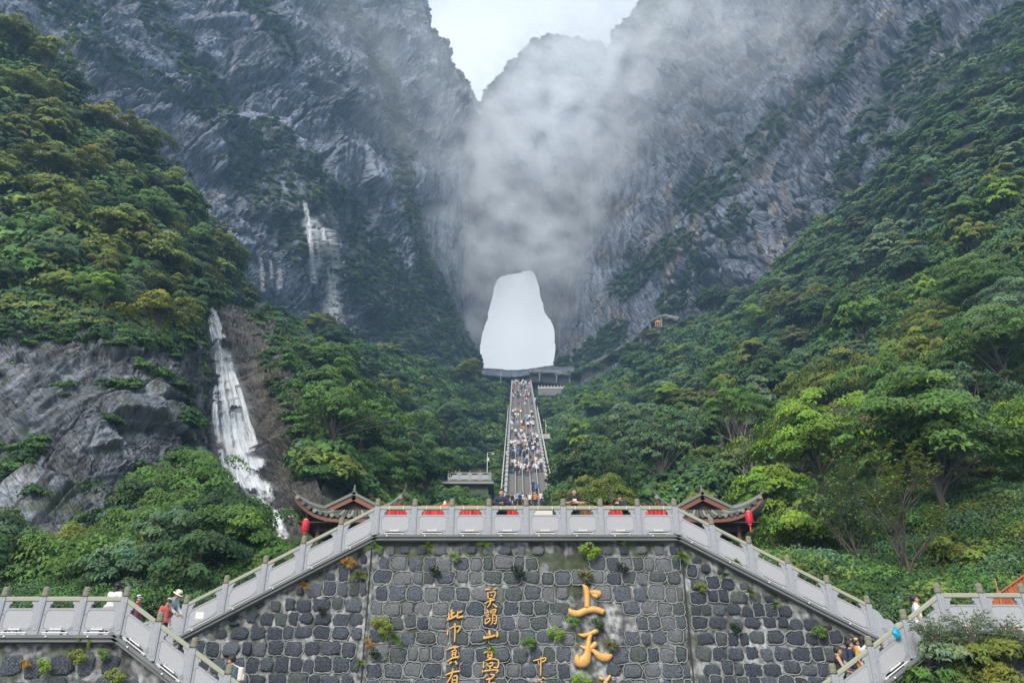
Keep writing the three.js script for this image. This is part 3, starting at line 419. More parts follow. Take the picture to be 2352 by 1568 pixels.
// ---------------------------------------------------------------- gilded characters: brush strokes in relief
const goldMat = new THREE.MeshStandardMaterial({ map: noiseTex(256, torus4(5, 9), 91, 0, 255, (v) => { const w = smooth(0.66, 0.8, v); return [lerp(206 + 60 * (v - 0.5), 118, w), lerp(162 + 56 * (v - 0.5), 110, w), lerp(92 + 44 * (v - 0.5), 90, w)]; }), roughness: 0.5, metalness: 0.1 });
goldMat.map.repeat.set(1.4, 1.4);
function strokeGeo(pts, sx, sy, ox, oy, thick) { // pts: [x, y, width] on a 100 grid, y down
  const c = new THREE.CatmullRomCurve3(pts.map(([x, y, w]) => V(ox + x * sx, oy - y * sy, w * sx * 0.62)), false, 'centripetal'), n = Math.max(8, pts.length * 5), P = c.getPoints(n), ring = 8, pos = [], idx = [], uv = [], t = V();
  P.forEach((p, i) => { t.subVectors(P[Math.min(n, i + 1)], P[Math.max(0, i - 1)]); t.z = 0; t.normalize(); const r = Math.max(p.z, 0.004); for (let k = 0; k < ring; k++) { const a = k / (ring - 1) * Math.PI, q = Math.cos(a) * r, h = Math.pow(Math.sin(a), 0.7) * Math.min(thick, r * 1.25); pos.push(p.x - t.y * q, p.y + t.x * q, h); uv.push(pos[pos.length - 3], pos[pos.length - 2]); } });
  for (let i = 0; i < n; i++) for (let k = 0; k < ring - 1; k++) { const A = i * ring + k; idx.push(A, A + 1, A + ring, A + 1, A + ring + 1, A + ring); }
  for (const [b, d] of [[0, 1], [n * ring, -1]]) for (let k = 1; k < ring - 1; k++) d > 0 ? idx.push(b, b + k + 1, b + k) : idx.push(b, b + k, b + k + 1);
  const g = new THREE.BufferGeometry(); g.setAttribute('position', new THREE.Float32BufferAttribute(pos, 3)); g.setAttribute('uv', new THREE.Float32BufferAttribute(uv, 2)); g.setIndex(idx); g.computeVertexNormals(); return strip(g);
}
function glyph(label, x, y, w, h, strokes, thick) { // x, y: top left corner in picture pixels; the wall lies 28 m away
  const a = at(x, y, -WZ), b = at(x + w, y + h, -WZ), t = thing('gilded_character', label, 'character', [a.x, a.y, WZ + (thick < 0.1 ? 0.11 : 0.06)]);
  const W = b.x - at(x, y + h, -WZ).x, Hh = a.y - b.y; for (const s of strokes) part('stroke', strokeGeo(s, W / 100, Hh / 100, 0, 0, thick), goldMat, t);
  return t;
}
const inscription = 'gilded characters of the wall inscription';
glyph('large gilded character 上, topmost of the right column on the wall', 1302, 1343, 86, 76, [[[42, 0, 3], [50, 10, 12], [53, 30, 13], [52, 72, 12]], [[60, 22, 4], [72, 24, 12], [84, 28, 16], [88, 18, 5]], [[62, 24, 3], [74, 34, 10], [82, 36, 12]], [[3, 72, 3], [10, 84, 14], [26, 88, 15], [50, 78, 14], [75, 76, 14], [97, 84, 13]]], 0.11);
glyph('large gilded character 天, below the topmost one of the right column', 1316, 1443, 92, 88, [[[12, 15, 2], [24, 19, 8], [42, 15, 8], [62, 6, 10], [64, 6, 8]], [[44, 16, 9], [39, 32, 10], [36, 50, 13], [34, 68, 16], [26, 84, 24], [12, 88, 20], [8, 78, 13], [10, 66, 2]], [[16, 45, 2], [26, 51, 8], [42, 52, 10], [56, 40, 10], [58, 38, 7]], [[40, 54, 8], [52, 62, 10], [66, 74, 16], [82, 76, 17], [97, 71, 5]]], 0.12);
glyph('large gilded character 梯, cut off by the lower edge, third of the right column', 1358, 1549, 62, 96, [[[28, 6, 6], [36, 10, 10], [44, 12, 8]], [[72, 2, 9], [58, 14, 10], [44, 24, 8]], [[34, 34, 8], [80, 28, 9]], [[56, 16, 8], [54, 92, 9]], [[10, 30, 8], [12, 96, 8]], [[4, 44, 6], [28, 40, 7]], [[36, 52, 7], [78, 48, 8], [74, 66, 7]]], 0.1);
const C1 = [ // 莫 謂 山 高 空
  ['莫', 1113, 1351, 30, 46, [[[2, 12, 8], [20, 8, 12], [42, 8, 10]], [[66, 12, 8], [88, 4, 11], [96, 6, 7]], [[26, 22, 9], [30, 54, 10]], [[34, 24, 8], [84, 22, 10], [72, 54, 10]], [[48, 38, 10], [62, 38, 9]], [[34, 55, 9], [70, 55, 9]], [[2, 78, 7], [40, 66, 9], [82, 60, 10]], [[50, 58, 10], [44, 80, 11], [22, 97, 7]], [[66, 80, 8], [98, 97, 13]]]],
  ['謂', 1112, 1399, 31, 38, [[[20, 4, 5], [30, 16, 11], [36, 20, 7]], [[2, 26, 5], [38, 22, 9]], [[8, 42, 6], [40, 32, 7]], [[18, 50, 7], [36, 44, 8]], [[12, 62, 8], [12, 90, 9], [42, 72, 9], [44, 56, 8], [14, 64, 8]], [[48, 8, 7], [50, 28, 8]], [[52, 10, 7], [88, 4, 9], [82, 26, 8]], [[54, 20, 8], [82, 18, 7]], [[58, 30, 7], [82, 32, 7]], [[64, 40, 7], [62, 84, 8], [50, 96, 6]], [[64, 40, 7], [90, 40, 8], [86, 90, 9], [72, 86, 5]], [[66, 56, 6], [84, 56, 6]], [[66, 70, 6], [84, 70, 6]]]],
  ['山', 1110, 1447, 36, 23, [[[38, 2, 7], [42, 40, 14], [46, 62, 12]], [[6, 92, 14], [12, 62, 12]], [[8, 84, 13], [50, 70, 12], [80, 56, 10]], [[88, 12, 6], [92, 50, 12], [88, 74, 12]]]],
  ['高', 1109, 1487, 38, 49, [[[42, 2, 7], [46, 16, 12]], [[6, 28, 7], [38, 18, 10], [68, 16, 11]], [[32, 28, 8], [34, 50, 9]], [[34, 26, 8], [56, 26, 8], [54, 50, 8]], [[36, 38, 8], [54, 38, 7]], [[36, 50, 8], [54, 50, 8]], [[18, 62, 5], [45, 56, 9], [74, 56, 8], [96, 64, 8], [92, 94, 9], [68, 94, 7]], [[8, 64, 6], [6, 98, 10]], [[24, 74, 7], [34, 88, 8]], [[40, 76, 8], [62, 72, 8], [58, 86, 8], [36, 90, 8]]]],
  ['空', 1107, 1530, 40, 46, [[[44, 2, 6], [50, 16, 9]], [[6, 32, 8], [4, 20, 7]], [[10, 26, 7], [40, 22, 8], [70, 20, 7], [94, 22, 8], [82, 36, 6]], [[30, 42, 8], [10, 60, 6]], [[50, 42, 7], [72, 46, 9], [56, 62, 7]], [[24, 68, 6], [62, 60, 8]], [[46, 66, 8], [42, 86, 9]], [[16, 94, 6], [50, 88, 9], [80, 84, 8]]]],
];
C1.forEach(([ch, x, y, w, h, s], i) => glyph(`small gilded character ${ch}, ${['topmost', 'second', 'third', 'fourth', 'lowest'][i]} of the middle column on the wall`, x, y, w, h, s, 0.07));
const C2 = [ // 此 巾 真 有
  ['此', 1027, 1400, 40, 27, [[[12, 30, 5], [14, 60, 9], [10, 84, 10]], [[28, 2, 10], [30, 70, 11]], [[32, 40, 8], [44, 26, 9]], [[0, 92, 6], [30, 76, 11], [60, 52, 9]], [[64, 12, 5], [62, 50, 9], [60, 74, 10]], [[68, 32, 8], [90, 16, 11]], [[60, 74, 9], [98, 62, 11]]]],
  ['巾', 1027, 1432, 36, 44, [[[6, 32, 5], [6, 62, 10]], [[16, 30, 6], [44, 18, 8], [72, 16, 7], [88, 18, 8], [78, 36, 8], [66, 50, 8]], [[52, 0, 10], [54, 60, 9], [52, 98, 8]]]],
  ['真', 1024, 1483, 36, 46, [[[6, 22, 5], [40, 12, 9], [84, 8, 9]], [[62, 0, 8], [60, 20, 10]], [[44, 24, 8], [46, 56, 9]], [[48, 26, 8], [68, 24, 8], [64, 54, 8]], [[50, 36, 6], [64, 36, 6]], [[50, 45, 6], [64, 45, 6]], [[12, 80, 6], [50, 62, 11], [88, 58, 11]], [[44, 80, 8], [28, 92, 10]], [[64, 76, 7], [76, 94, 12]]]],
  ['有', 1023, 1534, 38, 46, [[[4, 36, 7], [50, 22, 9], [90, 16, 9]], [[48, 2, 8], [42, 34, 10], [12, 80, 6]], [[46, 48, 6], [46, 98, 9]], [[50, 44, 7], [72, 40, 9], [72, 98, 9]], [[48, 62, 7], [70, 60, 7]], [[48, 78, 7], [70, 76, 7]]]],
];
C2.forEach(([ch, x, y, w, h, s], i) => glyph(`small gilded character ${ch}, ${['topmost', 'second', 'third', 'lowest'][i]} of the left column on the wall`, x, y, w, h, s, 0.07));
glyph('small gilded character 中, alone between the middle and right columns', 1223, 1508, 32, 45, [[[4, 22, 6], [30, 18, 8], [60, 12, 8], [96, 8, 9], [92, 20, 9], [68, 28, 8]], [[62, 0, 7], [60, 40, 10], [56, 98, 8]], [[40, 22, 6], [48, 44, 7]]], 0.06);
glyph('gilded strokes cut off by the lower edge, under the lone character', 1232, 1556, 24, 30, [[[2, 8, 8], [30, 20, 12], [50, 18, 9]], [[52, 2, 10], [70, 4, 11], [86, 14, 9]], [[40, 40, 10], [60, 30, 10]]], 0.06);
for (const o of scene.children) if (/^gilded_character/.test(o.name)) o.userData.group = inscription;
// small white sign plate on the left wall
tag(part('sign_plate', box(0.24, 0.19, 0.02, 0, 0, 0), whitePaint, scene), 'small blank white plate on the wall edge below the left landing', 'plate').position.copy(at(458, 1407 + 6, DN - 0.3));
// ---------------------------------------------------------------- trees, shrubs, tufts
function leafSoup() { const P = [], N = [], C = [], I = []; return {
  leaf(x, y, z, nx, ny, nz, s, asp, turn, tone) { // a folded lozenge
    const l = Math.hypot(nx, ny, nz) || 1; nx /= l; ny /= l; nz /= l; let ax = ny, ay = -nx, az = 0.3 * nz; if (Math.abs(nz) > 0.9) { ax = 1; ay = 0; az = 0; } const d = ax * nx + ay * ny + az * nz; ax -= d * nx; ay -= d * ny; az -= d * nz; const m = Math.hypot(ax, ay, az) || 1; ax /= m; ay /= m; az /= m;
    const bx = ny * az - nz * ay, by = nz * ax - nx * az, bz = nx * ay - ny * ax, c = Math.cos(turn), q = Math.sin(turn), tx = ax * c + bx * q, ty = ay * c + by * q, tz = az * c + bz * q, ux = -ax * q + bx * c, uy = -ay * q + by * c, uz = -az * q + bz * c, o = P.length / 3, k = s * asp, f = s * 0.16;
    P.push(x - tx * s, y - ty * s - f * ny, z - tz * s, x + ux * k + nx * f, y + uy * k + ny * f, z + uz * k + nz * f, x + tx * s, y + ty * s - f * 1.6, z + tz * s, x - ux * k + nx * f, y - uy * k + ny * f, z - uz * k + nz * f);
    for (let i = 0; i < 4; i++) { N.push(nx, ny, nz); C.push(tone[0], tone[1], tone[2]); } I.push(o, o + 2, o + 1, o, o + 3, o + 2);
  },
  geo() { const g = new THREE.BufferGeometry(); g.setAttribute('position', new THREE.Float32BufferAttribute(P, 3)); g.setAttribute('normal', new THREE.Float32BufferAttribute(N, 3)); g.setAttribute('color', new THREE.Float32BufferAttribute(C, 3)); g.setIndex(I); return g; } }; }
const LEAF = {}; // real leaf colours
for (const [k, c] of Object.entries({ dark: [0.052, 0.112, 0.036], mid: [0.112, 0.22, 0.045], olive: [0.195, 0.25, 0.045], blue: [0.125, 0.22, 0.11], yellow: [0.24, 0.26, 0.04], brown: [0.14, 0.15, 0.06], bright: [0.2, 0.33, 0.04], pale: [0.2, 0.29, 0.15], orange: [0.36, 0.2, 0.03], deep: [0.02, 0.04, 0.018], silver: [0.33, 0.42, 0.26] })) LEAF[k] = new THREE.MeshPhysicalMaterial({ color: lin(...c), vertexColors: true, roughness: 0.7, transmission: 0.42, thickness: 0, specularIntensity: 0.35, side: THREE.DoubleSide });
const barkMat = std([0.075, 0.068, 0.06], 0.95), barkPale = std([0.16, 0.15, 0.13], 0.9);
function crown(seed, { w = 8, h = 5.5, base = 2.5, clumps = 44, leaves = 80, size = 0.3, up = 1, asp = 0.5, shell = 0.55, cr = 0.15, fl = 0.45 } = {}) {
  const r = rng(seed), S = leafSoup(), C = [];
  for (let i = 0; i < clumps; i++) {
    const a = r() * 6.283, e = Math.asin(lerp(-0.35, 1, Math.pow(r(), 0.8))), q = Math.pow(r(), shell * 0.55), lump = (1 + 0.3 * Math.sin(a * 2 + seed) + 0.22 * Math.sin(a * 3 + seed * 2)) * (r() < 0.15 ? 1.25 : 1);
    const cx = Math.cos(a) * Math.cos(e) * w * 0.42 * q * lump, cz = Math.sin(a) * Math.cos(e) * w * 0.42 * q * lump, cy = base + h * 0.38 + Math.sin(e) * h * 0.5 * q, R = w * cr * (0.6 + 0.8 * r()), tone = 0.68 + 0.64 * r(), warm = r() - 0.5, tlx = Math.cos(a) * 0.5, tlz = Math.sin(a) * 0.5;
    C.push(V(cx, cy, cz));
    for (let k = 0; k < leaves; k++) {
      const b = r() * 6.283, d = Math.sqrt(r()), lx = Math.cos(b) * d * R, lz = Math.sin(b) * d * R, ly = (1 - d * d) * R * fl + (r() - 0.7) * R * 0.35 - (tlx * lx + tlz * lz) * 0.5, tn = tone * (0.75 + 0.5 * r());
      S.leaf(cx + lx, cy + ly, cz + lz, tlx * 1.3 + lx / R * 0.7 + (r() - 0.5) * 1.2, up * 0.75 + 0.25 * r(), tlz * 1.3 + lz / R * 0.7 + (r() - 0.5) * 1.2, size * (0.55 + 0.7 * r()), asp, r() * 6.283, [tn * (1 + 0.3 * warm), tn, tn * (1 - 0.3 * warm)]);
    }
  }
  return { geo: S.geo(), clumps: C };
}
function trunkGeo(seed, clumps, { base = 2.5, r0 = 0.17, limbs = 12, bend = 0.5 } = {}) {
  const r = rng(seed), top = V((r() - 0.5) * bend, base + 1.6, (r() - 0.5) * bend), mid = V((r() - 0.5) * bend, base * 0.5, (r() - 0.5) * bend), list = [tube([V(0, -1.2, 0), mid, top], r0 * 1.25, r0 * 0.7, 7)];
  clumps.slice(0, limbs).forEach((c) => { const s = mid.clone().lerp(top, 0.4 + 0.6 * r()), m = s.clone().lerp(c, 0.5).add(V((r() - 0.5) * 0.5, 0.35 * r(), (r() - 0.5) * 0.5)); list.push(tube([s, m, c], r0 * 0.42, r0 * 0.12, 5)); });
  return merge(list);
}
const treeShapes = [[8, 5.8, 2.6], [9.4, 5.2, 3.2], [7.2, 6.8, 2.4], [8.8, 6, 2.8], [7.6, 7.4, 2.2], [6.2, 8.2, 2]].map(([w, h, base], i) => { const airy = i === 4 || i === 1, c = crown(200 + i, { w, h, base, clumps: airy ? 60 : 58, leaves: airy ? 70 : 110, size: 0.2 + 0.012 * (i % 3), up: [0.75, 0.35, 0.7, 0.8, 0.3, 0.5][i], cr: airy ? 0.085 : 0.11 + 0.012 * (i % 3), shell: airy ? 1.3 : 0.8, fl: [0.45, 0.7, 0.5, 0.4, 0.9, 0.7][i] }); return { w, crown: c.geo, trunk: trunkGeo(300 + i, c.clumps, { base, limbs: airy ? 26 : 12, r0: airy ? 0.14 : 0.17 }) }; });
const nearShapes = [[8, 5.6, 2.6], [9, 5.2, 3], [7.4, 6.2, 2.4], [8.4, 5.6, 2.6], [7.4, 7.2, 2.2]].map(([w, h, base], i) => { const airy = i === 4 || i === 1, c = crown(280 + i, { w, h, base, clumps: 74, leaves: airy ? 100 : 165, size: 0.112 + 0.01 * (i % 3), up: airy ? 0.35 : 0.75, cr: airy ? 0.08 : 0.102, shell: airy ? 1.3 : 0.8, fl: airy ? 0.8 : 0.45 }); return { w, crown: c.geo, trunk: trunkGeo(290 + i, c.clumps, { base, limbs: airy ? 28 : 16 }) }; }); // finer leaved, for the near slopes
const bushShapes = [[4, 2.6], [3.4, 3], [4.6, 2.4]].map(([w, h], i) => { const c = crown(220 + i, { w, h, base: 0.2, clumps: 36, leaves: 140, size: 0.1, up: 0.55, cr: 0.15, fl: 0.6 }); return { w, crown: c.geo, trunk: trunkGeo(320 + i, c.clumps, { base: 0.3, r0: 0.06, limbs: 10 }) }; });
function plant(shape, tone, name, label, category, pos, s, turn, group, bark = barkMat) {
  const t = thing(name, label, category, pos, turn, group); t.scale.setScalar(s); part('crown', shape.crown, LEAF[tone], t); part('trunk', shape.trunk, bark, t); return t;
}
const TONE = { dark: 'dark green', mid: 'mid green', olive: 'olive green', blue: 'blue green', yellow: 'yellowing', brown: 'brownish', bright: 'bright green', pale: 'pale green', deep: 'very dark green' };
const clearBoxes = [[1500, 1750, 1105, 1235], [668, 930, 1110, 1235]]; // open space round the pavilions
const stairFree = (px, p, R) => px[1] < 860 || Math.abs(px[0] - lerp(1197, 1211, (px[1] - 875) / 275)) > lerp(25, 55, (px[1] - 875) / 275) + R * FPX / p.distanceTo(camera.position);
const boxFree = (px, p, R) => { const q = R * FPX / p.distanceTo(camera.position); return clearBoxes.every(([a, b, c, d]) => px[0] < a - q * 0.8 || px[0] > b + q * 0.8 || px[1] < c || px[1] - q * 1.1 > d || -p.z > 62); };
const protos = new Map(); // one tree of each shape and tone is built, the others are clones of it
function woodland(g, seed, count, gap, pick, where, name, category, cut = () => true, shapes = treeShapes, sc = [0.68, 1.2]) {
  const r = rng(seed), got = [], p = V(), n = V();
  for (let tries = 0; tries < 9000 && got.length < count; tries++) {
    const u = r(), v = r(); onNet(g, u, v, p, n); const px = proj(p); if (px[0] < -120 || px[0] > 2470 || !cut(px, p)) continue;
    const s = lerp(sc[0], sc[1], r()), near = shapes === treeShapes && -p.z < 72, S2 = near ? nearShapes : shapes, k = Math.floor(r() * S2.length), R = S2[k].w * s * gap; if (!stairFree(px, p, S2[k].w * s * 0.5) || !boxFree(px, p, S2[k].w * s * 0.5) || got.some((q) => q.p.distanceTo(p) < (q.R + R) / 2)) continue;
    got.push({ p: p.clone(), R, s, k, near, px, tone: pick(px, p, r), turn: r() * 6.28 });
  }
  for (const q of got) {
    const hi = where(q.px, q.p), label = `${['broad ', 'airy ', 'tall ', 'rounded ', 'loose ', 'upright '][q.k]}${TONE[q.tone]} ${category === 'shrub' ? 'shrub' : 'tree'} ${hi}`, group = `${['broad ', 'airy ', 'tall ', 'rounded ', 'loose ', 'upright '][q.k]}${TONE[q.tone]} ${category === 'shrub' ? 'shrubs' : 'trees'} ${hi}`, key = name + q.k + q.near + q.tone;
    let t; if (!protos.has(key)) { t = plant((q.near ? nearShapes : shapes)[q.k], q.tone, name, label, category, [0, 0, 0], 1, 0, group); protos.set(key, t); } else t = copyOf(protos.get(key), name, label, group);
    t.position.copy(q.p); t.position.y -= 0.3; t.rotation.y = q.turn; t.scale.setScalar(q.s);
  }
  return got.length;
}
const patchNoise = (p, k, o = 0) => fbm(p.x / k + o, p.y / k, p.z / k, 3, n3b);
const pickLeft = (px, p, r) => { const f = patchNoise(p, 16) + (r() - 0.5) * 0.7, warm = smooth(700, 200, px[1]) * 0.25; return f > 0.52 - warm * 0.3 ? 'yellow' : f > 0.12 - warm ? 'olive' : f > -0.12 ? 'mid' : f > -0.3 ? 'blue' : r() < 0.12 ? 'brown' : 'dark'; };
const pickMid = (px, p, r) => { const f = patchNoise(p, 18, 4) + (r() - 0.5) * 0.7; return f > 0.36 ? 'olive' : f > 0.02 ? 'mid' : f > -0.18 ? 'blue' : 'dark'; };
const pickRight = (px, p, r) => { const f = patchNoise(p, 14, 9) + (r() - 0.5) * 0.75; return f > 0.46 ? 'bright' : f > 0.24 ? 'olive' : f > 0.02 ? 'mid' : f > -0.16 ? 'blue' : f > -0.185 ? 'brown' : f > -0.32 ? 'pale' : 'dark'; };
const counts = [
  woodland(slopeLeftHigh, 41, 70, 0.62, pickLeft, (px) => (px[1] < 250 ? 'at the top of the left hillside' : px[1] < 420 ? (px[0] < 150 ? 'high on the left hillside near the picture edge' : 'high on the left hillside along the cliff') : px[1] < 560 ? (px[0] < 200 ? 'halfway up the left hillside near the picture edge' : 'halfway up the left hillside toward the cliff') : px[0] < 160 ? 'above the left end of the dark outcrop' : px[0] < 320 ? 'above the middle of the dark outcrop' : 'above the right end of the dark outcrop'), 'broadleaf_tree', 'tree', (px) => !(px[0] > 440 && px[1] > 665) && px[1] < 800),
  woodland(slopeLeftLow, 42, 84, 0.6, pickMid, (px) => (px[1] < 860 ? 'at the cliff foot under the wall waterfalls' : px[1] < 960 ? (px[0] < 840 ? 'above the brown rock right of the waterfall' : px[0] < 1000 ? 'at the cliff foot left of the cave' : 'beside the upper stairway on its left') : px[1] < 1070 ? (px[0] < 850 ? 'right of the waterfall at mid height' : px[0] < 1010 ? 'in the middle of the wood left of the stairway' : 'beside the middle of the stairway on its left') : px[0] < 880 ? 'behind the left pavilion' : px[0] < 1020 ? 'behind the left half of the terrace' : 'beside the viewing platform'), 'broadleaf_tree', 'tree', (px, p) => px[1] < 1190 && px[0] < 1150 && px[0] > 650 + Math.max(0, px[1] - 780) * 0.27 + 45 * smooth(1100, 850, px[1]) && !(px[0] > 1020 && px[0] < 1140 && px[1] > 1060) && -p.z < 265, treeShapes, [0.62, 1.15]),
  woodland(slopeRight, 43, 150, 0.58, pickRight, (px) => { const v = px[1] < 450 ? 'near the top of the right hillside' : px[1] < 640 ? 'high on the right hillside' : px[1] < 820 ? 'on the upper right hillside' : px[1] < 980 ? 'halfway down the right hillside' : px[1] < 1130 ? 'on the lower right hillside' : 'at the foot of the right hillside'; return v + (px[0] < 1450 ? ' beside the stairway' : px[0] < 1620 ? ' under the cliff gallery' : px[0] < 1800 ? ' above the right pavilion' : px[0] < 2000 ? ' above the sloping balustrade' : px[0] < 2180 ? ' above the right landing' : ' at the picture edge'); }, 'broadleaf_tree', 'tree', (px, p) => px[0] > 1262 && px[1] < 1330 && -p.z < 258 && !(px[0] > 1230 && px[0] < 1310 && px[1] < 930) && !(px[0] > 1990 && px[0] < 2200 && px[1] > 470 && px[1] < 610), treeShapes, [0.6, 1.15]),
  woodland(bankLeft, 44, 50, 0.62, (px, p, r) => (r() < 0.14 ? 'olive' : r() < 0.12 ? 'bright' : r() < 0.55 ? 'mid' : r() < 0.5 ? 'blue' : 'dark'), (px) => (px[1] < 1240 ? (px[0] < 250 ? 'at the foot of the dark outcrop' : 'below the right end of the dark outcrop') : px[0] < 120 ? 'behind the left end of the landing balustrade' : px[0] < 300 ? 'behind the landing balustrade' : px[0] < 480 ? 'behind the foot of the upper left flight' : 'behind the upper left flight'), 'leafy_shrub', 'shrub', (px) => px[0] < 660 && px[1] < 1400 && !(px[0] > 455 && px[1] < 1235) && !(px[0] > 555 && px[1] < 1340), bushShapes, [0.85, 1.35]),
];
console.log('trees', counts.join(' '));
// far wood along the head of the slopes: one mass
function farWood(g, seed, n, cut, label, tones, s0, s1) {
  const r = rng(seed), p = V(), q = V(), M = [], Cc = [], m = new THREE.Matrix4(), e = new THREE.Euler(), qq = new THREE.Quaternion();
  for (let i = 0, t = 0; i < n && t < n * 20; t++) { onNet(g, r(), r(), p, q); const px = proj(p); if (!cut(px, p, r) || !stairFree(px, p, 1.2) || !boxFree(px, p, 1)) continue; i++; const s = lerp(s0, s1, r()); M.push(m.clone().compose(p.clone().setY(p.y - 0.4 * s), qq.setFromEuler(e.set(0, r() * 6.28, 0)), V(s, s, s))); const c = tones[Math.floor(r() * tones.length)], k = 0.75 + 0.5 * r(); Cc.push(lin(c[0] * k, c[1] * k, c[2] * k)); }
  return { M, Cc, label };
}
const tuftGeo = crown(240, { w: 3.4, h: 2.2, base: 0, clumps: 14, leaves: 26, size: 0.26, up: 0.7, cr: 0.2 }).geo;
const leafWhite = new THREE.MeshPhysicalMaterial({ color: 0xffffff, vertexColors: true, roughness: 0.7, transmission: 0.42, thickness: 0, specularIntensity: 0.3, side: THREE.DoubleSide });
function mass(name, sets, geo, label) { const M = sets.flatMap((s) => s.M), C = sets.flatMap((s) => s.Cc), o = new THREE.InstancedMesh(geo, leafWhite, M.length); M.forEach((m, i) => { o.setMatrixAt(i, m); o.setColorAt(i, C[i]); }); o.name = numbered(name); o.castShadow = o.receiveShadow = true; scene.add(tag(o, label, null, null, 'stuff')); return M.length; }
const G = { d: [0.055, 0.12, 0.04], m: [0.095, 0.2, 0.045], o: [0.16, 0.22, 0.042], b: [0.11, 0.2, 0.1], y: [0.25, 0.24, 0.04] };
mass('undergrowth', [
  farWood(slopeLeftHigh, 51, 2300, (px) => px[0] > -100 && (px[1] < 780 || px[0] > 250) && !(px[0] > 455 && px[1] > 700), '', [G.d, G.m, G.o, G.o, G.b], 0.7, 1.5), farWood(slopeLeftLow, 52, 3400, (px, p) => -p.z > 55 && px[0] > 600 + Math.max(0, px[1] - 760) * 0.26 && px[0] < 1160 && !(px[0] > 1030 && px[0] < 1135 && px[1] > 1080 && px[1] < 1112), '', [G.d, G.m, G.m, G.b, G.o], 0.6, 1.6),
  farWood(slopeRight, 53, 9000, (px, p) => -p.z > 62 && px[0] > 1240 && !(px[0] > 1990 && px[0] < 2190 && px[1] > 480 && px[1] < 610 && Math.abs(px[1] - 560 + (px[0] - 2090) * 0.4) < 55 && fbm(p.x / 4, p.y / 4, p.z / 4, 3) < 0.06), '', [G.d, G.m, G.m, G.b, G.o], 0.6, 1.6),
], tuftGeo, 'green undergrowth filling the gaps between the hillside trees');
const fineTuft = crown(241, { w: 2.2, h: 1.5, base: 0, clumps: 18, leaves: 60, size: 0.062, up: 0.6, cr: 0.2 }).geo;
mass('undergrowth', [farWood(slopeRight, 58, 5200, (px, p) => -p.z <= 66 && px[0] > 1240, '', [G.d, G.m, G.m, G.b, G.o], 0.6, 1.5), farWood(slopeLeftLow, 59, 1500, (px, p) => -p.z <= 60 && px[0] > 600 + Math.max(0, px[1] - 760) * 0.26 + 15, '', [G.d, G.m, G.m, G.b], 0.6, 1.5), farWood(bankLeft, 54, 2400, (px) => !(px[0] > 520 && px[1] < 1200) && !(px[0] > 575 && px[0] < 685 && px[1] < 1275), '', [G.d, G.m, G.b, G.m], 0.5, 1.2)], fineTuft, 'fine-leaved undergrowth on the near banks');
mass('far_wood', [
  farWood(slopeLeftLow, 55, 420, (px, p) => -p.z > 190 && px[0] < 1158, '', [G.d, G.m, G.o, G.m], 1.7, 2.9), farWood(slopeRight, 56, 620, (px, p) => -p.z > 175 && px[0] > 1246 && !(px[0] < 1310 && px[1] < 925), '', [G.d, G.m, G.m, G.o, G.b], 1.7, 2.9), farWood(slopeLeftHigh, 57, 260, (px) => px[1] < 700, '', [G.m, G.o, G.o, G.d], 1.4, 2.6),
], tuftGeo, 'far wood reading as one mass at the foot of the cliffs');
// bushes on the ledges and along the ridges
const ledge = (g, seed, n, bands, thr = 0.25, ok = () => true) => farWood(g, seed, n, (px, p, r) => { if (!ok(px)) return false; const b = band(px, bands); return b * (0.75 + 0.5 * r()) > thr + 0.3 * r() && fbm(p.x / 7, p.y / 7, p.z / 7, 3) > -0.28; }, '', [G.d, G.d, G.m, G.b, G.o], 0.5, 1.25);
mass('ledge_vegetation', [
  ledge(leftCliffGeo, 61, 3000, L_BANDS, 0.2, (px) => !(px[0] > 692 && px[0] < 800 && px[1] > 478 && px[1] < 760 && Math.abs(px[1] - 590 - (px[0] - 740) * 0.5) > 16)), ledge(rightCliffGeo, 62, 2200, R_BANDS, 0.2),
  farWood(leftCliffGeo, 63, 420, (px, p, r) => px[1] < 330 && px[0] > 900 && Math.abs(px[0] - (px[1] < 0 ? 972 : 972 + px[1] * 0.5) + 6) < 16, '', [G.d, G.d, G.m], 0.5, 1.1), farWood(archGeo, 64, 700, (px, p) => px[1] < 290 && p.z < -384 && p.z > -410, '', [G.d, G.d, G.m], 0.7, 1.5),
  farWood(archGeo, 65, 300, (px, p, r) => px[1] < 330 && p.z >= -384 && r() < 0.7, '', [G.d, G.d], 0.8, 1.4), farWood(rightCliffGeo, 66, 260, (px) => px[1] < 150 && px[0] > 1390 && px[0] < 1520, '', [G.d, G.m], 0.6, 1.2),
  farWood(leftCliffGeo, 67, 700, (px, p, r) => patchNoise(p, 22, 2) > 0.28, '', [G.d, G.m], 0.3, 0.7), farWood(rightCliffGeo, 68, 700, (px, p, r) => patchNoise(p, 22, 2) > 0.28, '', [G.d, G.m], 0.3, 0.7), farWood(outcropGeo, 69, 420, (px, p) => patchNoise(p, 6, 2) > 0.3 || px[1] < 800, '', [G.d, G.m], 0.25, 0.6), farWood(gullyGeo, 70, 190, (px, p) => px[0] > 560 + (px[1] - 700) * 0.31 || px[0] < 455, '', [G.d, G.m, G.m], 0.25, 0.7),
], tuftGeo, 'bushes and grass growing in bands on the cliff ledges');
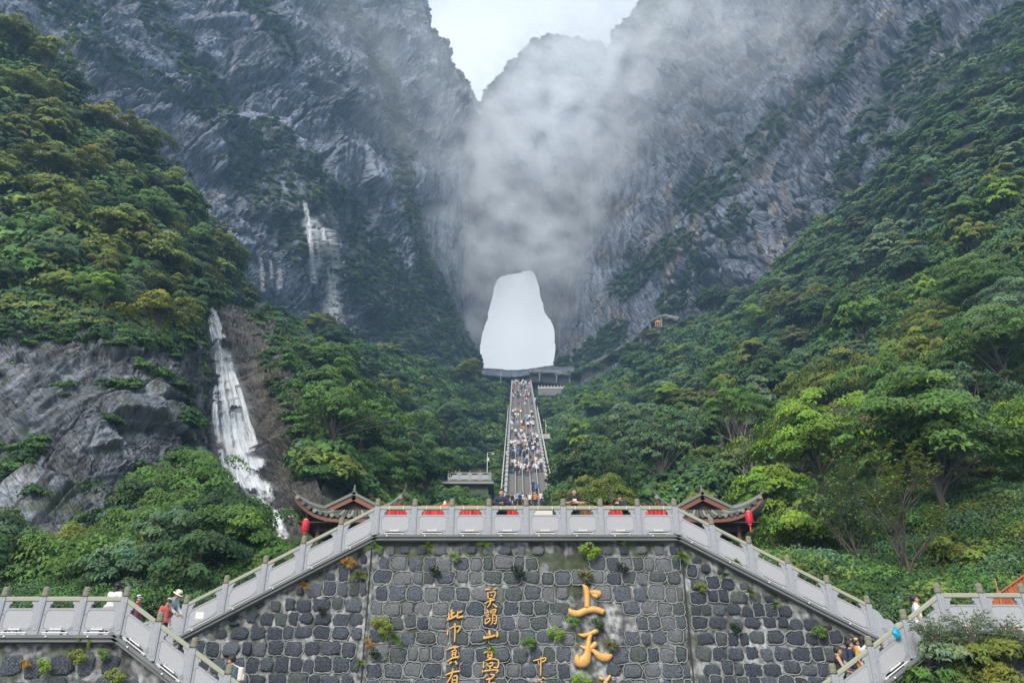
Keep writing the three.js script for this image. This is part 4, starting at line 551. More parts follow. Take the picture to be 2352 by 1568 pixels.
// trees that stand out
function lone(shape, tone, x, y, D, s, turn, name, label, category = 'tree', bark) { const p = at(x, y, D); return plant(shape, tone, name, label, category, [p.x, p.y, p.z], s, turn, undefined, bark); }
lone(treeShapes[1], 'yellow', 345, 800, 61, 0.72, 1, 'broadleaf_tree', 'golden yellow autumn tree overhanging the top of the dark outcrop');
lone(bushShapes[0], 'bright', 240, 690, 62, 1.0, 2, 'leafy_shrub', 'vivid yellow-green shrub above the dark outcrop', 'shrub');
lone(treeShapes[2], 'dark', 1645, 745, 226, 1.7, 0, 'broadleaf_tree', 'tall dark tree with visible trunk at the foot of the right cliff');
lone(treeShapes[0], 'bright', 1530, 960, 116, 0.72, 0, 'broadleaf_tree', 'bright yellow-green tree midway up the right hillside, nearest the stairway');
lone(treeShapes[3], 'olive', 1070, 905, 236, 1.5, 2, 'broadleaf_tree', 'round olive tree at the cliff foot just left of the cave');
lone(bushShapes[2], 'bright', 470, 1225, 42, 0.6, 0, 'leafy_shrub', 'small bright green shrub on the bank below the waterfall', 'shrub');
lone(bushShapes[1], 'bright', 1790, 1235, 38.5, 1.25, 0, 'leafy_shrub', 'yellow-green leafy shrub beside the right pavilion', 'shrub');
lone(bushShapes[0], 'olive', 1900, 1290, 37, 1.2, 1, 'leafy_shrub', 'olive shrub behind the upper right flight', 'shrub');
lone(bushShapes[2], 'bright', 1850, 1300, 35.5, 1.0, 2, 'leafy_shrub', 'low light green shrub against the rail of the upper right flight', 'shrub');
lone(bushShapes[1], 'olive', 2225, 1385, 33, 1.0, 4, 'leafy_shrub', 'yellowish shrub behind the right landing balustrade', 'shrub');
function twiggy(seed, h, n, leafy, tone, spread = 0.5) { // slender tree: trunk, forks, twigs, a few leaves
  const r = rng(seed), list = [], S = leafSoup();
  const grow = (s, dir, len, rad, depth) => { const e = s.clone().addScaledVector(dir, len), m = s.clone().lerp(e, 0.5).add(V((r() - 0.5) * len * 0.12, (r() - 0.3) * len * 0.08, (r() - 0.5) * len * 0.12)); list.push(tube([s, m, e], rad, rad * 0.55, depth > 2 ? 3 : 5)); if (depth > 3) { for (let k = 0; k < leafy; k++) { const q = s.clone().lerp(e, 0.4 + 0.7 * r()); S.leaf(q.x + (r() - 0.5) * 0.35, q.y + (r() - 0.5) * 0.3, q.z + (r() - 0.5) * 0.35, r() - 0.5, 1, r() - 0.5, 0.1 + 0.07 * r(), 0.45, r() * 6, [0.8 + 0.5 * r(), 0.9 + 0.3 * r(), 0.8]); } return; }
    const c = depth === 0 ? n : 3; for (let k = 0; k < c; k++) { const a = r() * 6.28, q = spread * (0.6 + 0.7 * r()); grow(s.clone().lerp(e, depth === 0 ? 0.35 + 0.65 * k / c : 0.5 + 0.5 * r()), dir.clone().multiplyScalar(0.75).add(V(Math.cos(a) * q, 0.25 + 0.2 * r(), Math.sin(a) * q)).normalize(), len * (0.5 + 0.2 * r()), rad * 0.5, depth + 1); } };
  grow(V(0, -0.3, 0), V(0.04, 1, 0).normalize(), h * 0.55, h * 0.014, 0); return { crown: leafy ? S.geo() : null, trunk: merge(list) };
}
{ const t = thing('bare_tree', 'leafless grey tree with fanned branches behind the right pavilion', 'tree', at(1735, 1165, 50).toArray()), w = twiggy(71, 7.4, 8, 0, '', 0.65); part('trunk', w.trunk, barkPale, t);
  const t2 = thing('bare_tree', 'leafless twiggy tree low on the hillside right of the stairway', 'tree', at(1440, 1160, 76).toArray()), w2 = twiggy(72, 6.5, 7, 0, '', 0.55); part('trunk', w2.trunk, barkPale, t2);
  const w3 = twiggy(73, 7.2, 7, 5, '', 0.6); plant({ crown: w3.crown, trunk: w3.trunk }, 'olive', 'slender_tree', 'slender-trunked airy tree rising behind the foot of the upper right flight', 'tree', at(2092, 1410, 31.5).toArray(), 1, 0.6);
  const w4 = twiggy(74, 5.4, 7, 4, '', 0.7); plant({ crown: w4.crown, trunk: w4.trunk }, 'blue', 'slender_tree', 'thin tree with spreading dark branches behind the upper right balustrade', 'tree', at(1990, 1390, 32).toArray(), 1, 2);
  const w5 = twiggy(75, 6, 8, 3, '', 0.6); plant({ crown: w5.crown, trunk: w5.trunk }, 'brown', 'slender_tree', 'half-bare tree with fine twigs below the wall waterfalls', 'tree', at(760, 790, 165).toArray(), 1.6, 2); }
lone(bushShapes[1], 'mid', 1052, 1182, 93, 1.2, 1, 'leafy_shrub', 'leafy shrub under the left half of the viewing platform', 'shrub'); lone(bushShapes[0], 'blue', 1092, 1188, 93, 1.2, 3, 'leafy_shrub', 'blue-green shrub under the right half of the viewing platform', 'shrub');
[[1322, 890, 288, 'dark', 'dark tree below the lower end of the cliff gallery'], [1368, 872, 280, 'mid', 'green tree below the middle of the cliff gallery'], [1412, 850, 270, 'dark', 'dark tree below the rising part of the cliff gallery'], [1455, 828, 262, 'mid', 'green tree below the steep part of the cliff gallery'], [1500, 800, 254, 'olive', 'olive tree below the mouth of the cliff gallery']].forEach(([x, y, D, t, l], i) => lone(treeShapes[i % 4], t, x, y, D, 1.0, i, 'broadleaf_tree', l));
// feathery bush hanging over the right landing balustrade, rough growth below it
{ const r = rng(81); const feather = (seed, w, h, n, size) => { const q = rng(seed), S = leafSoup(), st = []; for (let i = 0; i < n; i++) { const a = q() * 6.28, b = (0.25 + 0.75 * q()), e = V(Math.cos(a) * w * b, h * (0.35 + 0.75 * q()), Math.sin(a) * w * b * 0.5), m = V(e.x * 0.4, e.y * 0.85, e.z * 0.4); st.push(tube([V(0, 0, 0), m, e], 0.02, 0.006, 4)); for (let k = 0; k < 26; k++) { const t = 0.3 + 0.75 * q(), A = V(0, 0, 0).lerp(m, t), B = m.clone().lerp(e, t), c = A.lerp(B, t); S.leaf(c.x + (q() - 0.5) * 0.22, c.y + (q() - 0.5) * 0.2, c.z + (q() - 0.5) * 0.22, q() - 0.5, 0.8, q() - 0.5, size * (0.6 + 0.7 * q()), 0.22, q() * 6.28, [0.75 + 0.5 * q(), 0.85 + 0.3 * q(), 0.8 + 0.4 * q()]); } } return { crown: S.geo(), trunk: merge(st) }; };
  for (const [x, y, w, h, tone, label, seed] of [[2240, 1500, 1.0, 1.1, 'silver', 'feathery pale bush in front of the right landing balustrade', 1], [2150, 1490, 0.8, 0.9, 'silver', 'feathery pale bush in front of the corner post of the right landing', 2], [2330, 1500, 0.8, 0.9, 'silver', 'thin-leaved bush at the right end of the landing balustrade', 3]]) { const f = feather(810 + seed, w, h, 24, 0.07); plant({ crown: f.crown, trunk: f.trunk }, tone, 'feathery_bush', label, 'bush', at(x, y, 23.0).toArray(), 1, 0, undefined, barkPale); }
  const dense = (i, w) => crown(850 + i, { w, h: w * 0.55, base: 0, clumps: 22, leaves: 60, size: 0.09, up: 0.35, cr: 0.2, asp: 0.35 }).geo;
  [[2180, 1540, 1.9, 'pale', 'drooping blue-green growth on the wall under the right landing corner'], [2250, 1545, 1.8, 'olive', 'straggly olive growth on the wall under the right landing'], [2330, 1550, 1.9, 'olive', 'leafy green growth on the wall under the right end of the landing'], [2290, 1595, 1.7, 'yellow', 'yellowish dry growth at the foot of the right wall'], [2130, 1590, 1.3, 'mid', 'green growth low on the wall under the lower right flight'], [2215, 1600, 1.6, 'olive', 'tangled olive growth low on the right wall']].forEach(([x, y, w, tone, label], i) => { const g = dense(i, w), st = merge(Array.from({ length: 12 }, () => { const a = r() * 3.14, e = V(Math.cos(a) * w * 0.5, Math.sin(a) * w * 0.4 - 0.1, 0.3 * r()); return tube([V(0, 0.1, -0.1), e.clone().multiplyScalar(0.5).add(V(0, 0.1, 0)), e], 0.014, 0.005, 4); })); plant({ crown: g, trunk: st }, tone, 'wall_bush', label, 'bush', at(x, y, DN - 0.35).toArray(), 1, 0, undefined, barkPale); });
}
// tufts rooted in the walls
{ const fern = (seed, w, kind) => { const q = rng(seed), S = leafSoup(); if (kind === 'fern') for (let i = 0; i < 16; i++) { const a = -0.4 + 3.9 * q(), L = w * (0.5 + 0.5 * q()); for (let k = 1; k < 12; k++) { const t = k / 12, x = Math.cos(a) * L * t * 0.6, y = Math.sin(a) * L * t * 0.55 - t * t * L * 0.3, z = 0.05 + 0.35 * L * t; for (const e of [-1, 1]) S.leaf(x - e * Math.sin(a) * 0.03, y + e * Math.cos(a) * 0.03, z, 0.2, 0.7, 0.7, 0.035 * (1.2 - t * 0.6) * w * 2, 0.3, a + e, [0.8 + 0.4 * q(), 0.85 + 0.3 * q(), 0.8]); } }
    else for (let i = 0; i < 170; i++) { const a = q() * 6.28, d = Math.sqrt(q()), g = i % 4, gx = [0, 0.28, -0.26, 0.1][g] * w, gy = [0.05, -0.1, 0.0, -0.3][g] * w, gs = [0.6, 0.38, 0.45, 0.4][g]; S.leaf(gx + Math.cos(a) * d * w * 0.5 * gs, gy + Math.sin(a) * d * w * 0.42 * gs, 0.06 + 0.3 * w * (1 - d * d) * q() + 0.04, Math.cos(a) * 0.4 + (q() - 0.5), 0.6 + (q() - 0.5), 1, 0.05 * w * (1 + q()), 0.6, q() * 6.28, [0.7 + 0.6 * q(), 0.8 + 0.4 * q(), 0.8]); } return S.geo(); };
  const stem = merge([tube([V(0, 0, -0.06), V(0, 0.03, 0.05), V(0.02, 0.06, 0.12)], 0.02, 0.01, 5)]);
  const forms = { fern: fern(1, 1, 'fern'), tuft: fern(2, 1, 'tuft'), tuft2: fern(3, 1, 'tuft') };
  const spots = [ // x, y, size, form, tone, what it looks like, where
    [862, 1258, 0.55, 'fern', 'bright', 'bright fern', 'under the left corner of the terrace coping'], [802, 1290, 0.5, 'tuft', 'orange', 'orange-yellow tuft', 'high on the left wing wall under the coping'], [825, 1322, 0.62, 'fern', 'olive', 'olive hanging grass tuft', 'on the left wing wall beside the upright joint'],
    [1045, 1276, 0.45, 'tuft', 'pale', 'pale flowering tuft', 'on the middle wall under the second post'], [985, 1256, 0.5, 'fern', 'olive', 'small fern', 'under the coping in the first bay of the terrace'], [1113, 1250, 0.42, 'fern', 'bright', 'small bright fern', 'under the coping near the middle'], [1352, 1262, 0.72, 'tuft2', 'bright', 'large bright green clump', 'under the coping above the largest characters'], [1425, 1245, 0.4, 'fern', 'mid', 'small green fern', 'under the coping right of the bright clump'],
    [1345, 1318, 0.5, 'tuft', 'brown', 'mossy tuft', 'above the topmost large character'], [1566, 1280, 0.6, 'fern', 'bright', 'light green fern', 'on the upright joint at the right corner of the terrace'], [1275, 1452, 0.55, 'tuft2', 'bright', 'upright green clump', 'left of the second large character'], [1316, 1424, 0.42, 'tuft', 'mid', 'green clump', 'under the left end of the topmost large character'], [1372, 1428, 0.42, 'tuft2', 'dark', 'dark mossy clump', 'between the two large characters'],
    [1405, 1478, 0.45, 'tuft', 'brown', 'mossy clump', 'above the right end of the second large character'], [1335, 1560, 0.6, 'tuft2', 'bright', 'vivid green mossy mound', 'under the second large character at the lower edge'], [1130, 1492, 0.34, 'fern', 'bright', 'small bright fern', 'beside the fourth character of the middle column'], [1000, 1310, 0.42, 'tuft', 'deep', 'dark moss clump', 'on the middle wall below the first bay'], [1190, 1310, 0.5, 'tuft2', 'deep', 'dark moss clump', 'on the middle wall below the fourth post'],
    [880, 1432, 0.7, 'tuft', 'olive', 'yellow and green tuft', 'left on the middle wall, above the horizontal fern'], [905, 1466, 0.65, 'fern', 'mid', 'spreading green fern', 'left on the middle wall beside the column of characters'], [828, 1522, 0.35, 'fern', 'bright', 'small yellow-green fern', 'at the bottom of the left upright joint'], [848, 1475, 0.34, 'tuft2', 'orange', 'small reddish tuft', 'beside the left upright joint'], [862, 1500, 0.36, 'tuft', 'deep', 'dark clump', 'low beside the left upright joint'],
    [1215, 1472, 0.45, 'tuft', 'mid', 'green clump', 'right of the fourth character of the middle column'], [1430, 1302, 0.42, 'tuft2', 'deep', 'dark clump', 'below the coping on the right part of the middle wall'], [1720, 1360, 0.5, 'fern', 'olive', 'olive fern', 'on the right wing wall under the coping'], [1665, 1322, 0.42, 'fern', 'mid', 'small fern', 'high on the right wing wall'], [1880, 1448, 0.5, 'tuft', 'mid', 'green clump', 'low on the right wing wall under the coping'],
    [1690, 1440, 0.4, 'tuft2', 'deep', 'dark moss clump', 'midway on the right wing wall'], [1690, 1290, 0.35, 'fern', 'bright', 'small bright fern', 'close to the sloping coping of the right wing wall'], [1610, 1345, 0.4, 'tuft', 'olive', 'olive tuft', 'on the right wing wall beside the upright joint'], [1780, 1388, 0.36, 'fern', 'mid', 'small green fern', 'halfway down the coping of the right wing wall'], [700, 1345, 0.4, 'fern', 'orange', 'yellowish fern', 'halfway down the coping of the left wing wall'], [740, 1400, 0.32, 'tuft', 'deep', 'dark tuft', 'in the middle of the left wing wall'],
    [180, 1505, 0.5, 'tuft2', 'olive', 'round yellow-green tuft', 'on the rough wall under the left landing', 1], [105, 1525, 0.42, 'tuft', 'bright', 'light green tuft', 'lower left on the rough wall under the left landing', 1], [265, 1550, 0.55, 'tuft2', 'olive', 'olive tuft', 'on the rough wall under the left flight at the lower edge', 1], [240, 1500, 0.36, 'tuft', 'mid', 'green tuft', 'on the rough wall below the corner post of the left landing', 1], [60, 1522, 0.3, 'tuft2', 'orange', 'small orange tuft', 'at the left end of the rough wall', 1], [200, 1470, 0.4, 'fern', 'olive', 'small fern', 'directly under the coping of the left landing', 1],
  ];
  for (const [x, y, s, f, tone, look, where, near] of spots) { const p = at(x, y, near ? DN + 0.1 - 0.18 : -WZ - 0.14), k = f + tone, label = `${look} ${where}`; let t = protos.get(k); if (!t) { t = thing('wall_plant', label, 'plant', p.toArray(), 0, 'plants rooted in the stone walls'); part('leaves', forms[f], LEAF[tone], t); part('stem', stem, barkMat, t); protos.set(k, t); } else { t = copyOf(t, 'wall_plant', label); t.position.copy(p); } t.scale.setScalar(s * 1.15); t.rotation.z = ((x * 7 + y) % 10 - 5) * 0.08; }
}
// ---------------------------------------------------------------- the long stairway and what stands beside it
const STA = V(2.2, 28, -106), STB = V(4.1, 135.6, -310), SW0 = 3.0, SW1 = 3.85; // foot, head, half widths
const onStair = (t, s) => { const p = STA.clone().lerp(STB, t); p.x += s * lerp(SW0, SW1, t); return p; };
{
  const t = thing('long_stairway', 'very long straight stone stairway climbing to the arch, crowded with people', 'stairway'), N = 630, P = [], I = [], U = [];
  for (let i = 0; i < N; i++) { const a = STA.clone().lerp(STB, i / N), b = STA.clone().lerp(STB, (i + 1) / N), w = lerp(SW0, SW1, i / N), o = P.length / 3; P.push(a.x - w, a.y, a.z, a.x + w, a.y, a.z, a.x - w, b.y, a.z, a.x + w, b.y, a.z, a.x - w, b.y, a.z, a.x + w, b.y, a.z, b.x - w, b.y, b.z, b.x + w, b.y, b.z); for (let k = 0; k < 8; k++) U.push(P[(o + k) * 3], i * 0.4 + (k > 3 ? 0.3 : 0)); I.push(o, o + 1, o + 2, o + 1, o + 3, o + 2, o + 4, o + 5, o + 6, o + 5, o + 7, o + 6); }
  const g = new THREE.BufferGeometry(); g.setAttribute('position', new THREE.Float32BufferAttribute(P, 3)); g.setAttribute('uv', new THREE.Float32BufferAttribute(U, 2)); g.setIndex(I); const gg = g.toNonIndexed(); gg.computeVertexNormals();
  part('steps', gg, new THREE.MeshStandardMaterial({ map: mottle(120, [118, 116, 116], [60, 58, 56], 10), roughness: 0.9 }), t);
  part('stair_base', strip(box(1, 1, 1)), std([0.15, 0.15, 0.14], 0.9), t).visible = false;
  t.remove(t.children[1]);
  const steel = std([0.6, 0.61, 0.61], 0.4, { metalness: 0.3 }), stonew = std([0.42, 0.43, 0.42], 0.85);
  for (const s of [-0.58, -0.2, 0.2, 0.58]) { const a = onStair(0.003, s), b = onStair(0.996, s), up = V(0, 0.9, 0), list = [tube([a.clone().add(up), b.clone().add(up)], 0.06, 0.06, 5), tube([a.clone().add(V(0, 0.45, 0)), b.clone().add(V(0, 0.45, 0))], 0.05, 0.05, 4)]; for (let k = 0; k <= 110; k++) { const q = a.clone().lerp(b, k / 110); list.push(box(0.06, 0.9, 0.06, q.x, q.y + 0.45, q.z)); } part('handrail', merge(list), steel, t); }
  for (const s of [-1, 1]) { const list = []; for (let k = 0; k < 60; k++) { const a = onStair(k / 60, s), b = onStair((k + 1) / 60, s), L = b.z - a.z, G = box(0.4, 1.0, -L + 0.02, 0, 0, 0); const p = G.attributes.position; for (let i = 0; i < p.count; i++) p.setXYZ(i, p.getX(i) + a.x + s * 0.2, p.getY(i) + lerp(a.y, b.y, 0.5 - p.getZ(i) / -L) + 0.42, p.getZ(i) + (a.z + b.z) / 2); list.push(G, box(0.5, 0.35, 0.5, a.x + s * 0.2, a.y + 1.1, a.z)); } part('side_parapet', merge(list), stonew, t); }
  const rail2 = (s, off, label) => { const pts = []; for (let k = 0; k <= 40; k++) { const q = onStair(k / 40 * 0.55, s); q.x += off; q.y += 0.9; pts.push(q); } const posts = pts.filter((_, i) => i % 1 === 0).map((q) => box(0.08, 1.6, 0.08, q.x, q.y - 0.7, q.z)); part('outer_rail', merge([tube(pts, 0.07, 0.07, 5), ...posts]), steel, t); };
  rail2(-1, -0.9); rail2(1, 0.95);
  tag(struct('plaza', box(22, 0.5, 3.4, 2.2, 27.75, -104.9), std([0.26, 0.26, 0.25], 0.9)), 'small plaza at the foot of the long stairway');
}
const rockyGrey = (p, n, px, h, c) => rockTone(p, c, { pale: 0.3, tan: 0.2, wet: 0.2, s: 0.35, base: 0.13 });
tag(struct('cave_terrace', surface([
  [[1085, 848, 400], [1120, 846, 400], [1150, 848, 400], [1180, 850, 400], [1222, 846, 400], [1262, 840, 400], [1320, 838, 400]],
  [[1085, 852, 316], [1120, 856, 316], [1150, 860, 316], [1180, 861, 316], [1222, 855, 316], [1262, 848, 314], [1320, 846, 310]],
  [[1085, 872, 315], [1120, 874, 315], [1150, 876, 315], [1180, 877, 315], [1222, 876, 315], [1262, 872, 313], [1320, 868, 309]],
  [[1085, 910, 312], [1120, 912, 311], [1150, 914, 311], [1180, 915, 311], [1222, 914, 311], [1262, 908, 310], [1320, 900, 306]],
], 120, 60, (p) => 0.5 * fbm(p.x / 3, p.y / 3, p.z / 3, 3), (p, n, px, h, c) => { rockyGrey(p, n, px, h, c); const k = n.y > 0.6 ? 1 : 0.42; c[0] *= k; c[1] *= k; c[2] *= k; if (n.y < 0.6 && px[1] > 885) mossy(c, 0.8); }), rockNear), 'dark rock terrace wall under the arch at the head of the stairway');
{ // gallery of rough stone leading up along the right cliff
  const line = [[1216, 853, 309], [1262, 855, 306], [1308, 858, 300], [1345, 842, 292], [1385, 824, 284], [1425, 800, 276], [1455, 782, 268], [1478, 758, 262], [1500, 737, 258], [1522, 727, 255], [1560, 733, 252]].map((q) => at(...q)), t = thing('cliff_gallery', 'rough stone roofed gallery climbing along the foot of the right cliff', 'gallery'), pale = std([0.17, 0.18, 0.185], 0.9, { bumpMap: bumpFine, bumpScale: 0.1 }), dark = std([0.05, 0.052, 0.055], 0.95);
  const cv = new THREE.CatmullRomCurve3(line).getPoints(60), can = tube(cv, 0.8, 0.8, 9); { const p = can.attributes.position; for (let i = 0; i < p.count; i++) { const f = 0.5 * fbm(p.getX(i) / 2, p.getY(i) / 2, p.getZ(i) / 2, 3); p.setY(i, p.getY(i) * 1 + f); p.setX(i, p.getX(i) + f); } can.computeVertexNormals(); } part('canopy', can, pale, t);
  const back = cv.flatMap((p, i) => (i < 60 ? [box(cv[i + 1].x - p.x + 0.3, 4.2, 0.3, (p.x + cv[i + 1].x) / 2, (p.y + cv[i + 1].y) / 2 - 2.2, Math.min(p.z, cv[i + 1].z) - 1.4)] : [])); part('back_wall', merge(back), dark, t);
  for (const k of [0.05, 0.13, 0.2, 0.66, 0.76, 0.88]) { const p = cv[Math.round(k * 60)]; part('pillar', tube([p.clone(), p.clone().add(V(0.1, -2, 0)), p.clone().add(V(0, -4.5, 0))], 0.55, 0.35, 7), pale, t); }
  const gate = at(1513, 750, 253), gt = thing('shrine_gate', 'small golden gate inside the mouth of the cliff gallery', 'gate', gate.toArray()), gold = std([0.6, 0.34, 0.1], 0.5); part('gate_roof', merge([box(2.6, 0.25, 0.5, 0, 2.0, 0), box(1.3, 0.35, 0.5, 0, 2.3, 0), box(0.2, 0.5, 0.3, 0, 2.65, 0)]), gold, gt); for (const x of [-1.0, -0.35, 0.35, 1.0]) part('gate_post', box(0.18, 2, 0.2, x, 0.95, 0), gold, gt);
}
{ // battlemented wall right of the stair head
  const a = at(1236, 907, 292), b = at(1298, 905, 290), w = b.x - a.x, t = thing('parapet_wall', 'grey wall with pale battlements right of the head of the stairway', 'wall', a.toArray()); part('wall', box(w, 3.0, 0.8, w / 2, 1.2, 0), std([0.2, 0.2, 0.2], 0.9, { bumpMap: bumpRock, bumpScale: 0.2 }), t); part('ledge', box(w + 0.3, 0.25, 1.0, w / 2, 2.8, 0.05), std([0.5, 0.5, 0.46], 0.8), t); part('rail_panel', box(w, 0.7, 0.25, w / 2, 3.2, 0.1), std([0.45, 0.45, 0.42], 0.8), t); for (let i = 0; i < 9; i++) part('merlon', box(0.35, 1.25, 0.4, 0.2 + i * (w - 0.4) / 8, 3.55, 0.1), std([0.52, 0.52, 0.48], 0.8), t);
}
function lampPost(x, y, D, h, arm, label) { const p = at(x, y, D), t = thing('lamp_post', label, 'lamp post', p.toArray(), 0), grey = std([0.5, 0.52, 0.53], 0.4, { metalness: 0.5 }); part('pole', tube([V(0, -0.2, 0), V(0, h, 0)], 0.07, 0.05, 8), grey, t); part('arm', tube([V(0, h - 0.02, 0), V(arm * 0.6, h + 0.03, 0), V(arm, h - 0.12, 0)], 0.035, 0.03, 6), grey, t); part('lamp_head', merge([new THREE.SphereGeometry(0.14, 10, 8).scale(1.3, 0.8, 1).translate(arm, h - 0.22, 0)]), whitePaint, t); part('control_box', box(0.2, 0.42, 0.2, 0.14, h * 0.62, 0.05, 0.02), whitePaint, t); return t; }
{ // platform with balustrade left of the stairway
  const p = at(1030, 1104, 98), q = at(1127, 1104, 98), bay = (q.x - p.x) / 4; balustrade('balustrade', 'small distant balustrade on the viewing platform left of the stairway', [p.x, p.y + 0.05, p.z], 0, 4, bay, 0, { lamps: false });
  const t = thing('viewing_platform', 'small stone viewing platform jutting from the trees left of the stairway', 'platform', p.toArray()); part('platform_slab', box(q.x - p.x + 1.2, 0.3, 5, (q.x - p.x) / 2 - 0.2, -0.36, -2), std([0.26, 0.27, 0.25], 0.9), t); part('platform_wall', box(q.x - p.x - 0.4, 7, 4, (q.x - p.x) / 2 - 0.1, -4, -2.3), std([0.1, 0.105, 0.09], 0.95, { bumpMap: bumpRock, bumpScale: 0.3 }), t);
  lampPost(1119, 1083, 97, 2.6, 0.75, 'grey lamp post with a white head on the viewing platform left of the stairway'); const r = at(1243, 1008, 175), s = thing('viewing_platform', 'tiny pale platform among the trees right of the stairway', 'platform', r.toArray()); part('platform_slab', box(2.4, 0.3, 2, 1, -0.1, 0), std([0.4, 0.41, 0.38], 0.9), s); part('parapet', box(2.2, 0.9, 0.2, 1, 0.5, 0.9), std([0.42, 0.43, 0.4], 0.9), s); lampPost(1254, 1000, 174, 4.0, -0.5, 'grey lamp post on the tiny platform right of the stairway'); lampPost(1150, 874, 300, 4.6, 0.4, 'tiny lamp post near the head of the stairway'); }
// ---------------------------------------------------------------- pavilions
const tileMat = new THREE.MeshStandardMaterial({ map: mottle(130, [84, 88, 86], [70, 70, 68], 16), roughness: 0.8 }), tileEdge = new THREE.MeshStandardMaterial({ map: mottle(131, [128, 130, 122], [80, 80, 76], 16), roughness: 0.8 }), redWood = std([0.17, 0.065, 0.042], 0.6), darkWood = std([0.055, 0.03, 0.025], 0.7), maroon = std([0.13, 0.05, 0.045], 0.65), ridgeStone = new THREE.MeshStandardMaterial({ map: mottle(132, [112, 116, 110], [60, 60, 56], 14), roughness: 0.85 });
function pavilion(label, x, z, half, eaveY, mirror) {
  const t = thing('pavilion', label, 'pavilion', [x, TY - 0.05, z]); const depth = 2.2, lift = (s) => 0.12 * s * s + 0.78 * Math.pow(Math.abs(s), 3.4), e = (s, d = 0) => V(s * half, eaveY + lift(s) - d, 0.45 * Math.pow(Math.abs(s), 3)); // s from -1 to 1 along the front eave
  const gw = half * 0.52, gy = eaveY + 0.4, top = (s) => V(clamp(s, -1, 1) * gw, gy + 0.12 * s * s, -0.75); // foot of the gable
  const P = [], I = [], U = [], n = 40, m = 6; for (let i = 0; i <= n; i++) for (let j = 0; j <= m; j++) { const s = i / n * 2 - 1, a = e(s), b = top(s), k = j / m, p = a.lerp(b, k); p.y -= 0.16 * Math.sin(k * Math.PI) * (1 - Math.abs(s) * 0.4); P.push(p.x, p.y, p.z); U.push(p.x, p.z + p.y); } for (let i = 0; i < n; i++) for (let j = 0; j < m; j++) { const A = i * (m + 1) + j; I.push(A, A + m + 1, A + 1, A + 1, A + m + 1, A + m + 2); }
  // the four sides of the hipped skirt: front, back, and the two ends
  const side = (f) => { const g = new THREE.BufferGeometry(), q = []; for (let i = 0; i < P.length; i += 3) q.push(...f(P[i], P[i + 1], P[i + 2])); g.setAttribute('position', new THREE.Float32BufferAttribute(q, 3)); g.setAttribute('uv', new THREE.Float32BufferAttribute(U, 2)); g.setIndex(I); g.computeVertexNormals(); return strip(g); };
  part('roof', merge([side((a, b, c) => [a, b, c]), side((a, b, c) => [-a, b, -2 * half * 0.82 - c]), side((a, b, c) => [half + c * 0.9, b, -half * 0.82 + a * 0.82]), side((a, b, c) => [-half - c * 0.9, b, -half * 0.82 - a * 0.82])]), tileMat, t);
  const roof = t.children[0]; const nt = 19;
  for (let i = 0; i < nt; i++) { const s = (i + 0.5) / nt * 2 - 1, a = e(s), b = top(s), pts = []; for (let k = 0; k <= 5; k++) { const p = a.clone().lerp(b, k / 5); p.y += 0.05 - 0.16 * Math.sin(k / 5 * Math.PI) * (1 - Math.abs(s) * 0.4); pts.push(p); } const lead = pts[0].clone().add(V(0, -0.02, 0.06)); part('roof_tile', merge([tube([lead, ...pts], 0.085, 0.07, 8), new THREE.CylinderGeometry(0.095, 0.095, 0.04, 12).rotateX(Math.PI / 2).translate(lead.x, lead.y, lead.z + 0.02)]), i % 3 ? tileMat : tileEdge, roof); }
  const strip2 = (f0, f1, thick, dz) => { const L = []; for (let i = 0; i < 30; i++) { const s0 = i / 30 * 2 - 1, s1 = (i + 1) / 30 * 2 - 1, a = e(s0), b = e(s1), w = b.x - a.x, G = box(w + 0.004, thick, 0.08, 0, 0, 0), p = G.attributes.position; for (let k = 0; k < p.count; k++) { const q = p.getX(k) / w + 0.5; p.setXYZ(k, lerp(a.x, b.x, q), p.getY(k) + lerp(a.y, b.y, q) + f0, p.getZ(k) + lerp(a.z, b.z, q) + dz); } G.computeVertexNormals(); L.push(G); } return merge(L); };
  part('fascia', strip2(-0.17, 0, 0.16, -0.03), redWood, t); part('eave_soffit', box(half * 1.9, 0.05, half * 1.6, 0, eaveY - 0.22, -half * 0.82), darkWood, t);
  for (const s of [-1, 1]) { const tip = e(s), r = top(s); const p1 = tip.clone().lerp(r, 0.45).add(V(0, -0.14, 0)), fin = tip.clone().add(V(s * 0.1, 0.22, 0.08)); part('hip_ridge', tube([r.clone().add(V(0, 0.06, 0)), p1.add(V(0, 0.08, 0)), tip.clone().add(V(0, 0.04, 0)), fin], 0.1, 0.045, 7), ridgeStone, t); part('eave_finial', tube([fin, fin.clone().add(V(s * 0.02, 0.16, 0)), fin.clone().add(V(-s * 0.05, 0.36, 0))], 0.06, 0.012, 6), darkMetal, t);
    const bk = e(s); const rear = V(bk.x, bk.y, -2 * half * 0.82 - bk.z); part('hip_ridge', tube([V(r.x, r.y + 0.06, -2 * half * 0.82 + 0.75), V(lerp(r.x, rear.x, 0.5), (r.y + rear.y) / 2 - 0.1, lerp(-2 * half * 0.82 + 0.75, rear.z, 0.5)), rear, rear.clone().add(V(s * 0.1, 0.24, 0))], 0.1, 0.05, 7), ridgeStone, t); }
